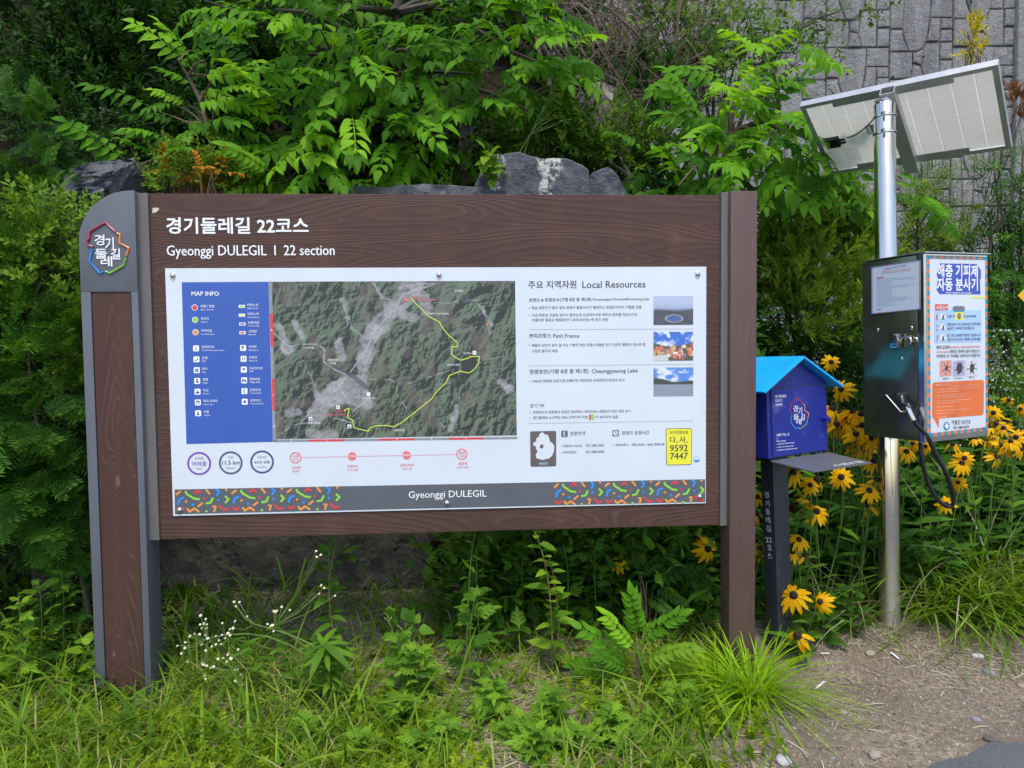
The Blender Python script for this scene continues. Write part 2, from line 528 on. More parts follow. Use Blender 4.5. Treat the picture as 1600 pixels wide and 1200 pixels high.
mb = MB()
WF.text(mb, '경기둘레길 22코스', (261,363), (482,363), .0015, .028, hpx=23)
mb.build('title_lettering', M['white_ink'], board); mb = MB()
WF.text(mb, 'Gyeonggi DULEGIL  I  22 section', (261,399.5), (523,398.6), .0015, .012, hpx=16)
mb.build('subtitle_lettering', M['white_ink'], board)
# a chip in the paint at the board's corner
mb = MB(); mb.poly([WF.p(*z1(*q), .0012) for q in [(555,180),(552,212),(570,210),(585,202),(597,185),(585,178)]])
mb.build('bare_chip', plain('bare wood', (.62,.56,.42), .7), board)

# ---- legend block
mb = MB(); PF.quad(mb, (284,441),(419.6,440.3),(426.8,690.3),(291.4,693.8), lift=.0007)
leg = mb.build('legend_block', M['blue_print'], panel)
z2 = lambda x, y: (x*200/857+260, y*280/1200+420)
mb = MB()
PF.text(mb, 'MAP INFO', z2(170,180), z2(353,180), .0014, .02)
rows_l = [('시점 / 종점',228,320,258,'Start / Terminal',228,316,278),('경유지',231,283,341,'Stopover',231,282,360),('지역자원',233,305,422,'Local Resources',234,322,442),
  ('관광안내소',237,325,530,'Tourist Information Center',238,390,550),('공원',239,275,604,'Park',240,266,623),('버스',241,277,676,'Bus',243,264,696),('경찰',243,280,749,'Police',245,279,768),
  ('학교',246,283,821,'School',247,285,840),('역사 유적지',248,342,892,'Historic Site',250,316,912),('사찰',251,287,965,'Temple',252,294,984)]
rows_r = [('안전노선',541,615,250,'Safety Route',543,616,269),('보통노선',544,618,309,'Normal Route',546,626,329),('보통위험',547,619,368,'Common Risk',549,623,386),('고위험',550,604,426,'High Risk',550,600,445),
  ('주차장',552,605,529,'Parking Lot',553,618,549),('화장실',554,607,601,'Restroom',556,610,620),('무료인터넷',556,643,673,'Wifi',557,582,692),('마을회관',558,628,745,'Village Hall',559,625,764),('관광안내',560,629,818,'Tourist Guide',562,635,836),('운영시간',563,632,888,'Operating Time',564,652,907)]
for a in rows_l + rows_r:
    PF.text(mb, a[0], z2(a[1],a[3]), z2(a[2],a[3]), .0014, .012)
    PF.text(mb, a[4], z2(a[5],a[7]), z2(a[6],a[7]), .0014, .004)
mb.build('legend_lettering', M['white_ink'], leg)
mb = MB(); cols = ['white_ink','red_ink','green_ink','orange_ink','yellow_ink','purple_ink','navy_ink','pink_ink']
for (x, y), c in zip([(190,260),(193,342),(196,425)], (1,2,3)):
    mb = MB(); mb.mi = 0; PF.disc(mb, z2(x,y), .0125, .0011); mb.mi = 1; PF.disc(mb, z2(x,y), .0102, .0015); mb.build('legend_symbol', [M['white_ink'], M[cols[c]]], leg)
for (x, y), c in zip([(505,252),(506,311),(509,370),(510,428)], (2,4,5,1)):
    mb = MB(); mb.mi = 0; PF.rect(mb, *z2(x-21,y-10), *z2(x+21,y+10), .0011); mb.mi = 1; PF.rect(mb, *z2(x-14,y-5), *z2(x+14,y+5), .0015); mb.build('legend_symbol', [M['white_ink'], M[cols[c]]], leg)
ic = [(199,533),(202,606),(204,679),(207,751),(209,823),(211,895),(213,967),(514,530),(517,603),(519,675),(521,747),(523,819),(525,890)]
icons = {}
for x, y in ic:
    mb = icons[(x,y)] = MB(); PF.rrect(mb, [z2(x-20,y-20),z2(x+20,y-20),z2(x+20,y+20),z2(x-20,y+20)], .004, .0011); mb.mi = 1
def gl(x, y, *polys):
    for q in polys: icons[(x,y)].poly([PF.p(*z2(x+a,y+b), .0015) for a, b in reversed(q)])
gl(199,533, [(-3,-4),(3,-4),(2,12),(-4,12)], [(-1,-12),(4,-12),(4,-7),(-1,-7)])
gl(202,606, [(-14,12),(-6,2),(0,12)], [(2,4),(8,-12),(13,4)], [(6,4),(9,4),(9,12),(6,12)])
gl(204,679, [(-11,-9),(11,-9),(11,-1),(-11,-1)], [(-11,2),(11,2),(11,9),(-11,9)], [(-8,9),(-4,9),(-4,13),(-8,13)], [(4,9),(8,9),(8,13),(4,13)])
gl(207,751, [(-6,-12),(7,-12),(7,-3),(-6,-3)], [(-12,0),(4,0),(12,12),(-2,12)])
gl(209,823, [(-12,2),(12,2),(12,12),(-12,12)], [(-6,1),(0,-12),(6,1)])
gl(211,895, [(-14,-8),(0,-14),(14,-8),(14,-4),(-14,-4)], [(-10,-3),(-5,-3),(-7,12),(-12,12)], [(5,-3),(10,-3),(12,12),(7,12)])
gl(213,967, [(-9,12),(-6,2),(-2,-12),(2,-12),(6,2),(9,12)])
for q in ((-9,),(5,)): gl(517,603, [(q[0],-10),(q[0]+5,-10),(q[0]+5,10),(q[0],10)])
gl(519,675, [(-13,-3),(0,-12),(13,-3),(0,1)], [(-4,5),(0,2),(4,5),(0,9)])
gl(521,747, [(-14,-2),(-4,-11),(5,-2),(14,-2),(14,11),(4,11),(4,3),(-6,3),(-6,11),(-14,11)])
gl(523,819, [(-4,-13),(4,-13),(4,-8),(0,-6),(0,6),(4,8),(4,13),(-4,13),(-7,0)])
PF.text(icons[(514,530)], 'P', z2(506,541), z2(522,541), .0015, .03)
PF.disc(icons[(525,890)], z2(525,890), .0055, .0015)
for mb in icons.values(): mb.build('legend_symbol', [M['white_ink'], M['navy_ink']], leg)

# ---- aerial map picture with its grid bars, route and place names
mzm = lambda x, y: (x*420/1600+400, y*280/1067+420)
urban = [((940,90),(820,240),60),((820,240),(690,370),48),((690,370),(640,500),52),((640,500),(610,640),38),((960,110),(1010,230),45),((560,680),(420,760),70),((470,720),(330,860),58),((560,770),(640,800),40),
         ((640,700),(640,790),26),((130,340),(180,460),30),((700,90),(740,160),22),((510,180),(560,340),18),((230,330),(270,390),28),((850,250),(930,300),35),((300,600),(360,760),22),((1450,670),(1520,730),26),((1180,820),(1150,960),16),((300,980),(420,1000),40),((1340,200),(1390,330),12),((170,840),(240,850),25),((470,430),(500,520),22)]
roads = [[(1060,90),(960,120),(870,150),(825,230),(740,320),(680,380),(655,460),(560,590),(470,700),(380,780),(300,845),(235,920),(215,1010)],[(100,375),(150,420),(190,455),(250,440),(350,440),(395,470),(390,545),(450,590),(560,640),(640,700),(660,760),(560,840)],
         [(130,320),(160,345),(160,400),(145,470),(180,495),(240,460)],[(700,90),(740,165),(800,180)],[(510,190),(540,330),(650,415)],[(600,650),(780,655),(860,690),(960,660),(1100,620),(1160,595)],[(1060,200),(1150,205),(1220,180),(1310,185),(1360,270),(1375,330),(1400,400)],[(620,640),(660,500),(740,350)],[(480,700),(540,790)],[(290,860),(420,870),(540,910),(600,880)],[(930,90),(1080,85)],[(820,700),(830,760),(880,830)],[(1400,640),(1470,700),(1540,740)],[(1210,730),(1190,840),(1130,980)],[(1050,870),(1100,940),(1160,950)],[(110,980),(200,920),(330,900)]]
def seg_d(X, Y, a, b):
    ax, ay = a; bx, by = b; dx, dy = bx-ax, by-ay
    t = np.clip(((X-ax)*dx+(Y-ay)*dy)/(dx*dx+dy*dy), 0, 1)
    return np.hypot(X-ax-t*dx, Y-ay-t*dy)
def aerial(u, v):
    X, Y = 95+u*1455, 72+v*930
    w = vnoise(u*1.4, v, 5, 5)*.55
    h = 1.5*vnoise(u*1.45+w*.16+v*.25, v+w*.12-u*.2, 3.2, 3, 6, True) + .75*vnoise(u*1.45+v*.3, v+u*.2, 10, 9, 4, True)
    gy, gx = np.gradient(h); gx, gy = gx*u.shape[1], gy*u.shape[0]
    lit = np.clip(.5 + (-gx*.05 - gy*.04)*1.7, 0, 1)
    g = vnoise(u, v, 30, 41, 4)
    c = np.array(lin(24,31,27))*(1-lit[...,None]) + np.array(lin(96,112,90))*lit[...,None]
    c = c*(1-.5*(vnoise(u*1.4, v, 3, 77)>.52)[...,None]*(np.clip((vnoise(u*1.4, v, 3, 77)-.52)*8,0,1))[...,None]*np.array([0,.25,.35]))
    br = np.clip((vnoise(u*1.4, v, 9, 21)-.56)*6, 0, .5)[...,None]
    c = c*(1-br) + np.array(lin(112,102,92))*br
    c *= (.75 + .5*g)[...,None]
    sp = np.random.default_rng(4).random(u.shape)
    for a, b, wd in urban:
        d = seg_d(X, Y, a, b) + (vnoise(u, v, 22, 51, 3)-.5)*60
        k = (np.clip((wd*1.08-d)/14, 0, 1)*(.25+1.0*vnoise(u, v, 34, 71, 3)))[...,None]*.85
        col = np.array(lin(152,148,150))*(.5+.8*(.8*np.random.default_rng(8).random(u.shape)+.75*vnoise(u*1.4+v*.5, v, 70, 72, 2)))[...,None]
        c = c*(1-k) + col*k
    for i, rd in enumerate(roads):
        wd = [4.5,3.6,3.4,3,2.4,1.8,1.8,3,2.4,3,3.6,1.5,2,1.5,1.5,2][i]
        d = np.min([seg_d(X, Y, rd[j], rd[j+1]) for j in range(len(rd)-1)], 0) + (vnoise(u, v, 60, 61, 2)-.5)*8
        k = np.clip((wd-d)/3+.2, 0, .72)[...,None]
        c = c*(1-k) + np.array(lin(172,172,174))*k
    for a, b, wd in [((545,620),(650,705),16),((235,920),(225,1000),9),((1230,190),(1275,195),10),((440,570),(545,625),8)]:
        k = np.clip((wd-seg_d(X, Y, a, b))/4, 0, .8)[...,None]
        c = c*(1-k) + np.array(lin(62,72,82))*k
    return c
mp = PF.picture('aerial_map', [(425,440.2),(804.7,438.9),(807.4,680),(431,686.3)], 420, 270, aerial, .0009, panel)
zp = mzm
mb = MB()
PF.line(mb, [zp(*q) for q in [(922,172),(950,205),(990,245),(1030,285),(1090,315),(1110,350),(1150,400),(1200,440),(1197,465),(1167,463),(1165,510),(1190,530),(1220,545),(1290,522),(1330,522),(1325,560),(1300,600),(1268,620),(1215,610),(1150,635),(1130,680),(1080,725),(1045,775),(1000,810),(950,850),(900,890),(860,920),(820,940),(770,932),(710,935),(680,945),(668,967),(625,957),(585,945),(575,900),(545,885),(555,830),(528,840)]], .0034, .0019)
mb.build('trail_route', M['lime_ink'], mp)
mb = MB(); mb.poly([PF.p(*zp(*q), .0015) for q in [(1222,545),(1300,533),(1303,580),(1265,612),(1222,602)][::-1]])
mb.build('lake_print', M['dark_ink'], mp)
for q, x0, y0, x1, y1 in [('산지빌딩',1183,137,1234,137),('호명마나우숲속캠핑장',1028,272,1148,273),('호명호수',1235,508,1285,508),('호명호수정원',1137,577,1212,577),('스마트팜마을',282,474,345,474),('청평자연',426,550,488,550),('휴양림',440,567,475,567),('청평생태공원',635,774,708,774),('청평고등학교',310,924,384,924),('호명산정상',824,966,886,966)]:
    mb = MB(); PF.text(mb, q, zp(x0,y0), zp(x1,y1), .002, .01); mb.build('place_name', M['white_ink'], mp)
for x, y in [(1300,500),(489,824),(325,892),(556,938),(670,747)]:
    mb = MB(); PF.rect(mb, *zp(x-11,y-11), *zp(x+11,y+11), .0019); mb.mi = 1
    if x in (489, 1300):
        for k in (-5, 3): PF.rect(mb, *zp(x+k,y-6), *zp(x+k+3,y+6), .0023)
    elif x != 670: mb.poly([PF.p(*zp(x+a,y+b), .0023) for a, b in [(-6,7),(0,-8),(6,7)][::-1]])
    mb.build('map_symbol', [M['white_ink'], M['dark_ink']], mp)
mb = MB(); mb.poly([PF.p(*zp(*q), .0021) for q in [(878,192),(893,163),(909,192)][::-1]]); mb.build('map_symbol', M['pink_ink'], mp)
for q, q2, l, r_, l2, r2 in [('상천역','Sangcheon Station',(935,170),(972,170),(945,190),(1068,190)),('청평역','Cheongpyeong Station',(470,854),(512,854),(388,872),(538,872))]:
    mb = MB(); PF.text(mb, q, zp(*l), zp(*r_), .0021, .012); PF.text(mb, q2, zp(*l2), zp(*r2), .0021, .012); mb.build('station_name', M['pink_ink'], mp)
for x, y in [(922,173),(1275,524),(820,940),(528,845),(1375,332)]: mb = MB(); PF.disc(mb, zp(x,y), .0045, .0023, 12); mb.build('waypoint_dot', M['orange_ink'], mp)
mb = MB()
xb = [105,315,527,735,943,1148,1352,1555]
yb0 = lambda x: 1019 - (x-105)*19/1450
for i in range(7):
    mb.mi = i % 2
    a, b = xb[i], xb[i+1]
    PF.quad(mb, zp(a,yb0(a)), zp(b,yb0(b)), zp(b,yb0(b)+13), zp(a,yb0(a)+13), lift=.0008)
    mb.mi = 2; c = (a+b)/2; PF.text(mb, str(i+1), zp(c-(1.5 if i == 0 else 3),yb0(c)+11), zp(c+(1.5 if i == 0 else 3),yb0(c)+11), .0014, .02)
yl = [75,268,462,655,845,1030]; xl = lambda y: 76 + (y-75)*28/953
for i in range(5):
    mb.mi = i % 2; a, b = yl[i], yl[i+1]
    PF.quad(mb, zp(xl(a),a), zp(xl(a)+18,a), zp(xl(b)+18,b), zp(xl(b),b), lift=.0008)
    mb.mi = 2; c = (a+b)/2; PF.text(mb, 'ABCDE'[i], zp(xl(c)+5,c+6), zp(xl(c)+13,c+6), .0014, .02)
mb.build('grid_bar', [M['grey_ink'], M['red_ink'], M['white_ink']], mp)

# ---- local resources column
z4 = lambda x, y: (x/4+800, y/4+420)
for b, l, r_, w in [('주요 지역자원',(102,120),(402,117),.014),('호명산 & 호명호수(가평 8경 중 제2경)',(106,205),(496,200),.012),('쁘띠프랑스',(108,430),(245,428),.014),('청평호반(가평 8경 중 제1경)',(110,656),(478,650),.014)]:
    mb = MB(); PF.text(mb, b, z4(*l), z4(*r_), .0008, w); mb.build('heading_lettering', M['dark_ink'], panel)
mb = MB()
for b, l, r_ in [('Local Resources',(440,120),(834,116)),('Homyeongsan Mountain&Homyeong Lake',(504,198),(857,195)),('Petit France',(258,431),(420,430)),('Cheongpyeong Lake',(498,652),(786,647)),
  ('옛날 호랑이가 많이 살아 호랑이 울음소리가 들린다고 호명산이라는 이름을 얻음',(122,252),(810,246)),('국내 최초로 건설된 양수식 발전소의 인공저수지로 백두산 천지를 연상시키는',(124,298),(784,293)),('아름다운 절경과 청평호반이 내려다보이는 확 트인 전망',(125,328),(600,325)),
  ('예술과 낭만이 살아 숨 쉬는 가평의 작은 프랑스마을로 인기 드라마 촬영지, 전시회 등',(124,486),(834,480)),('다양한 볼거리 제공',(126,522),(285,520)),('1943년 청평댐 완공으로 만들어진 대한민국 수상레저스포츠의 보고',(128,710),(704,702)),
  ('걷기 TIP',(113,866),(202,864)),('호명호수의 웅장함과 호명산 정상에서 내려다보는 청평호의 멋진 전망 보기',(132,904),(740,896)),('경기둘레길 노선에는 50m 간격으로 리본(',(132,938),(478,933)),(')이 설치되어 있음',(518,933),(662,932)),
  ('관광안내',(362,1040),(456,1036)),('관광지 운영시간',(686,1036),(858,1032)),('호명호수 안내소',(322,1114),(440,1112)),('031-580-2062',(462,1111),(576,1109)),('쁘띠프랑스',(322,1154),(404,1152)),('031-580-8200',(462,1152),(576,1149)),('쁘띠프랑스',(648,1108),(728,1106)),('매일 09:00 - 18:00 연중무휴',(748,1106),(952,1103))]:
    PF.text(mb, b, z4(*l), z4(*r_), .0008, .006)
for x, y in [(107,246),(107,292),(109,479),(111,704),(114,898),(114,932),(312,1108),(312,1148),(634,1102)]: PF.disc(mb, z4(x,y), .0022, .0008, 8)
mb.build('body_lettering', M['dark_ink'], panel)
mb = MB()
for y0, y1 in [(380,376),(606,597),(966,950)]: PF.line(mb, [z4(106,y0), z4(1132,y1)], .0012, .0008, caps=False)
mb.build('rule_line', M['grey_ink'], panel)
mb = MB()
for x, y, c in [(489,926,0),(505,925,1)]:
    mb.mi = c; PF.rect(mb, *z4(x-6,y-16), *z4(x+6,y+18), .0009)
mb.build('ribbon_print', [M['red_ink'], M['green_ink']], panel)
mb = MB(); mb.mi = 0
PF.rrect(mb, [z4(308,1012),z4(348,1011),z4(348,1050),z4(308,1051)], .004, .0008); PF.rrect(mb, [z4(628,1008),z4(668,1007),z4(668,1046),z4(628,1047)], .004, .0008)
mb.mi = 1
mb.poly([PF.p(*z4(328+a,1031+b), .0013) for a, b in [(-5,-14),(4,-14),(5,-9),(0,-6),(0,6),(5,9),(4,14),(-5,14),(-8,0)][::-1]])
PF.disc(mb, z4(648,1027), .0105, .0013)
mb.mi = 0; mb.poly([PF.p(*z4(648+a,1027+b), .0017) for a, b in [(-2,-11),(1,-11),(2,-1),(9,5),(7,8),(-2,2)][::-1]])
mb.build('icon_print', [M['band_grey'], M['panel']], panel)
# region map plate
mb = MB(); mb.mi = 0; PF.rrect(mb, [z4(113,1016),z4(276,1013),z4(276,1234),z4(116,1237)], .007, .0008)
mb.mi = 1; PF.quad(mb, z4(117,1206), z4(275,1203), z4(275,1228), z4(117,1231), lift=.0012)
mb.mi = 2
mb.poly([PF.p(*z4(*q), .0014) for q in [(190,1020),(205,1035),(225,1038),(232,1060),(238,1080),(252,1088),(264,1108),(262,1140),(250,1168),(232,1185),(205,1190),(190,1196),(172,1188),(152,1184),(148,1160),(160,1142),(150,1125),(148,1108),(132,1104),(134,1086),(150,1080),(152,1060),(168,1048),(172,1032)][::-1]])
PF.text(mb, '현위치', z4(170,1226), z4(222,1225), .0017, .012)
mb.mi = 0; mb.poly([PF.p(*z4(*q), .0018) for q in [(178,1100),(192,1096),(198,1112),(186,1124),(172,1116)][::-1]])
mb.build('region_map_plate', [M['brown_ink'], M['band_grey'], M['panel']], panel)
# yellow number plate
mb = MB(); c4 = [z4(961,998),z4(1124,995),z4(1124,1224),z4(964,1228)]
mb.mi = 1; PF.rrect(mb, c4, .008, .0009); mb.mi = 0
PF.rrect(mb, [(c4[0][0]+.8,c4[0][1]+.8),(c4[1][0]-.8,c4[1][1]+.8),(c4[2][0]-.8,c4[2][1]-.8),(c4[3][0]+.8,c4[3][1]-.8)], .007, .0014)
mb.mi = 1
PF.text(mb, '국가지정번호', z4(984,1033), z4(1102,1030), .0019, .012)
PF.text(mb, '다', z4(987,1085), z4(1022,1084), .0019, .014); PF.text(mb, '사', z4(1046,1084), z4(1084,1083), .0019, .014)
PF.text(mb, 'Da', z4(1025,1088), z4(1040,1088), .0019); PF.text(mb, 'Sa', z4(1087,1087), z4(1100,1087), .0019)
PF.text(mb, '9592', z4(987,1141), z4(1098,1138), .0019, .014); PF.text(mb, '7447', z4(988,1190), z4(1098,1187), .0019, .014)
mb.build('number_plate', [M['yellow_ink'], M['dark_ink']], panel)
mb = MB(); PF.disc(mb, z4(1154,1190), .0135, .0008, hole=.0125); mb.poly([PF.p(*z4(1154+a*20,1190+b*20), .0009) for a, b in [(-.9,.1),(-.4,.25),(.9,.1),(.75,.6),(.2,.95),(-.4,.9),(-.8,.5)][::-1]])
mb.build('round_mark', M['sky_ink'], panel)

# three printed photographs
def ph_lake_air(u, v):
    n = vnoise(u*1.4, v, 7, 90)
    sky_ = np.array(lin(178,188,212)); hz = np.array(lin(140,152,178)); hill = np.array(lin(70,72,80))
    t = np.clip((v-.25)/.3, 0, 1)[...,None]; c = sky_*(1-t)+hz*t
    k = np.clip((v-.42+(n-.5)*.12)/.1, 0, 1)[...,None]; c = c*(1-k) + (hill*(.6+.9*n)[...,None])*k
    k = (np.clip(1-np.abs(v-.36-.03*np.sin(u*6)-(u*.05))/.02, 0, 1)*.6)[...,None]; c = c*(1-k)+np.array(lin(190,200,220))*k
    d = np.hypot((u-.52)/.2, (v-.78)/.12); k = np.clip((1.25-d)*8, 0, 1)[...,None]; c = c*(1-k)+np.array(lin(150,150,150))*k
    k = np.clip((1-d)*8, 0, 1)[...,None]; c = c*(1-k)+np.array(lin(70,95,150))*k
    return c
def ph_village(u, v):
    n = vnoise(u*1.4, v, 4, 33); cl = np.clip((n-.5)*7, 0, 1)[...,None]
    c = np.array(lin(52,110,200))*(1-cl)+np.array(lin(232,238,246))*cl
    k = np.clip((v-.48+.28*np.abs(u-.55)-(vnoise(u,v,9,3)-.5)*.1)/.03-4*0, 0, 1)
    hill = np.clip((v-(.3+.35*(1-np.abs(u-.45)*1.4)*.6))/.04, 0, 1)[...,None]
    c = c*(1-hill)+(np.array(lin(74,84,60))*(.6+.8*vnoise(u,v,18,5))[...,None])*hill
    r = np.random.default_rng(3)
    for i in range(46):
        x, y, w, h = r.random(), .5+.42*r.random(), .05+.07*r.random(), .06+.09*r.random()
        col = [lin(214,120,90), lin(228,214,196), lin(205,176,120), lin(190,80,76), lin(232,228,224), lin(96,110,150)][r.integers(6)]
        k = ((np.abs(u-x) < w/2) & (np.abs(v-y) < h/2))[...,None]
        c = np.where(k, np.array(col), c)
        k = ((np.abs(u-x) < (w/2)*np.clip((v-(y-h))/(h*.5), 0, 1)) & (v > y-h) & (v < y-h/2))[...,None]
        c = np.where(k, np.array(lin(200,112,84)), c)
    k = ((v > .82) & (u < .38-(.1*(1-v))))[...,None]; return np.where(k, np.array(lin(206,200,196)), c)
def ph_lake(u, v):
    n = vnoise(u*1.3, v*1.6, 4, 63); cl = np.clip((n-.44)*5, 0, 1)[...,None]
    c = np.array(lin(84,132,206))*(1-cl)+np.array(lin(222,228,238))*cl
    top = .44 - .14*np.clip(1-u*2.2, 0, 1)**.7 - .1*np.clip((u-.6)*2, 0, 1)*.5 + .06
    k = ((v > top+(vnoise(u,v,14,7)-.5)*.04) & (v < .6))[...,None]; c = np.where(k, np.array(lin(58,66,58))*(.7+.6*vnoise(u,v,30,2))[...,None], c)
    k = (v >= .6)[...,None]
    return np.where(k, np.array(lin(138,146,158))*(.8+.4*vnoise(u*2,v*9,12,8))[...,None], c)
for q, fn in [((170,350),ph_lake_air),((393,574),ph_village),((616,796),ph_lake)]:
    PF.picture('photo_print', [z4(884,q[0]+1),z4(1132,q[0]),z4(1132,q[1]-1),z4(884,q[1]+1)], 64, 46, fn, .0009, panel)

# ---- rings and course line
z5 = lambda x, y: (x*540/1600+260, y*160/474+660)
mb = MB(); PF.disc(mb, z5(152,190), .048, .0008, 36, .0405)
PF.text(mb, '어려움', z5(118,201), z5(186,200), .0008, .012); mb.build('summary_ring', M['purple_ink'], panel); mb = MB()
PF.disc(mb, z5(298,187), .048, .0008, 36, .0405)
mb.build('summary_ring', M['slate_ink'], panel); mb = MB(); PF.disc(mb, z5(443,183), .048, .0008, 36, .0405); mb.build('summary_ring', M['navy_ink'], panel); mb = MB()
PF.text(mb, '11.5 km', z5(258,196), z5(340,194), .0008, .01); PF.text(mb, '4시간 47분', z5(407,191), z5(480,189), .0008, .012)
for b, l, r_ in [('난이도',(132,172),(172,171)),('Hard',(140,219),(164,218)),('거리',(286,168),(309,167)),('Distance',(278,215),(319,214)),('소요시간',(421,165),(466,164)),('4h 47min',(422,211),(464,210))]: PF.text(mb, b, z5(*l), z5(*r_), .0008)
mb.build('summary_lettering', M['dark_ink'], panel)
mb = MB(); mb.mi = 0
PF.line(mb, [z5(625,162), z5(1342,148)], .0014, .0008, caps=False)
for x, y in [(598,163),(1368,147)]: PF.disc(mb, z5(x,y), .0235, .0009, 28, .0195)
for x, y in [(860,157),(1112,152)]: PF.disc(mb, z5(x,y), .0175, .0009, 24)
for b, l, r_ in [('시점',(584,163),(612,163)),('현위치',(585,177),(611,177)),('상천역',(581,215),(620,214)),('현위치',(585,231),(616,230)),('호명호수',(836,208),(889,207)),('1시간 32분',(838,224),(888,223)),('호명산정상',(1081,203),(1146,201)),('4시간 3분',(1090,219),(1137,218)),('종점',(1354,147),(1382,147)),('11.5km',(1352,159),(1384,159)),('청평역',(1352,197),(1392,196)),('4시간 47분',(1346,213),(1398,211))]:
    PF.text(mb, b, z5(*l), z5(*r_), .0009, .012)
mb.mi = 1; PF.text(mb, '3.7km', z5(844,161), z5(877,160), .0014, .02); PF.text(mb, '8.5km', z5(1096,156), z5(1129,155), .0014, .02)
mb.build('course_line', [M['pink_ink'], M['white_ink']], panel)

# ---- patterned band
mb = MB(); PF.quad(mb, (272.8,764.8),(1101.8,748.7),(1101.8,784.3),(273.6,803.5), lift=.0007)
band = mb.build('patterned_band', M['band_grey'], panel)
mb = MB(); PF.text(mb, 'Gyeonggi DULEGIL', z5(1122,350), z5(1482,343), .0013, .004)
mb.build('band_lettering', M['white_ink'], band)
shapes = [(3,[(48,330),(65,318)]),(1,[(90,320),(95,330),(130,352),(152,355)]),(0,[(130,325),(145,315),(158,325)]),(3,[(185,312),(200,330)]),(2,[(233,312),(245,322),(235,338)]),(2,[(55,375),(60,355),(78,347)]),(1,[(187,375),(205,372),(215,352)]),(1,[(275,345),(288,358),(275,372)]),(3,[(148,388),(165,375)]),(3,[(98,400),(108,412),(130,398),(150,412)]),(3,[(218,390),(228,392),(222,412)]),(0,[(247,388),(265,408),(285,403)]),(0,[(52,398),(64,408),(80,398)])]
dots = [(3,278,314),(3,92,365),(0,175,352),(2,240,360),(2,122,380),(1,186,412)]
bandp = lambda x, y, ox: (lambda px: (px, 764.9 - (px-272.8)*.01945 + (y-308)*.3355*1.0))((x*.3375+260)*1.0 + ox)
for base in (0, 590.5):
    mb = MB()
    for k in range(3):
        ox = base + k*86.6*(1.0 if base == 0 else .915)
        sx = 1.0 if base == 0 else .915
        f = lambda x, y: bandp(40+(x-40)*sx, y, ox)
        for c, pts in shapes:
            mb.mi = c; PF.line(mb, [f(*q) for q in pts], .0088, .0014)
        for c, x, y in dots:
            mb.mi = c; PF.disc(mb, f(x, y), .0052, .0014, 12)
    mb.build('confetti_pattern', [M['red_ink'], M['green_ink'], M['sky_ink'], M['orange_ink']], band)
for q in [(270,430.5),(686,429.5),(1090,428),(281,797),(698.5,786),(1093,776)]:
    mb = MB(); c = PF.p(*q, .0); mb.tube([c, c+Vector((0,-.004,0))], .0118, 16); mb.dome(c+Vector((0,-.004,0)), (0,-1,0), .0112, .006, 16)
    mb.build('panel_bolt', M['steel'], panel, smooth=True)
# ================================================================== GROUND, ROAD, RETAINING WALL
def sst(a, b, x):
    t = np.clip((np.asarray(x, dtype=float)-a)/(b-a), 0, 1); return t*t*(3-2*t)
def gz(x, y):
    """Ground height: flat verge, a planted bank behind the board (left and centre), gentler at the right."""
    x = np.asarray(x, dtype=float); y = np.asarray(y, dtype=float)
    left = 1-sst(.9, 2.3, x)
    far = 1-sst(-.6, 1.6, x)
    z = .10 + .014*np.sin(x*2.1+.6)*np.sin(y*2.7)*sst(2.3, 3.0, y) - .075*np.exp(-((x-1.3)/.32)**2-((y-3.08)/.26)**2)
    z = z + .10*sst(3.1, 3.9, y)*(1-sst(.4, 1.4, x))
    z = z + left*(1.95*sst(3.95, 4.5, y) + (.35*(1-far)+.95*far)*np.maximum(0, y-4.5))
    z = z + (1-left)*(.45*sst(3.7, 6, y) + .10*np.maximum(0, y-6))
    return z
ROAD = lambda x: 2.29 + (x-1.40)*.40 + .02*np.sin(x*9)+.012*np.sin(x*23+1)
def gzr(x, y):
    z = gz(x, y)
    return np.where(np.asarray(y) < ROAD(np.asarray(x))-.02, .075, z)

m, nt, bs = new_mat('verge soil'); c = coords(nt)
n1 = noise(nt, c, 2.2, 5); n2 = noise(nt, c, 45, 6, .7); n3 = noise(nt, c, 150, 3, .6)
b0 = ramp(nt, n2, [(.25, lin(86,77,65)), (.5, lin(134,121,104)), (.72, lin(180,168,150))])
b1 = mix(nt, ramp(nt, n1, [(.42, (0,)*3), (.6, (.7,)*3)]), b0, lin(118,106,92))
nt.links.new(mix(nt, ramp(nt, n3, [(.62, (0,)*3), (.7, (.6,)*3)]), b1, lin(190,178,165)), bs.inputs['Base Color'])
bs.inputs['Roughness'].default_value = .95; bs.inputs['Specular IOR Level'].default_value = .2
bump(nt, bs, n2, .8, .02)
M['soil'] = m
m, nt, bs = new_mat('dark leaf mould'); c = coords(nt)
nt.links.new(ramp(nt, noise(nt, c, 22, 6, .7), [(.3, lin(26,22,17)), (.7, lin(62,52,40))]), bs.inputs['Base Color'])
bs.inputs['Roughness'].default_value = 1.0; bs.inputs['Specular IOR Level'].default_value = .1; bump(nt, bs, noise(nt, c, 60, 5), .9, .03)
M['mould'] = m

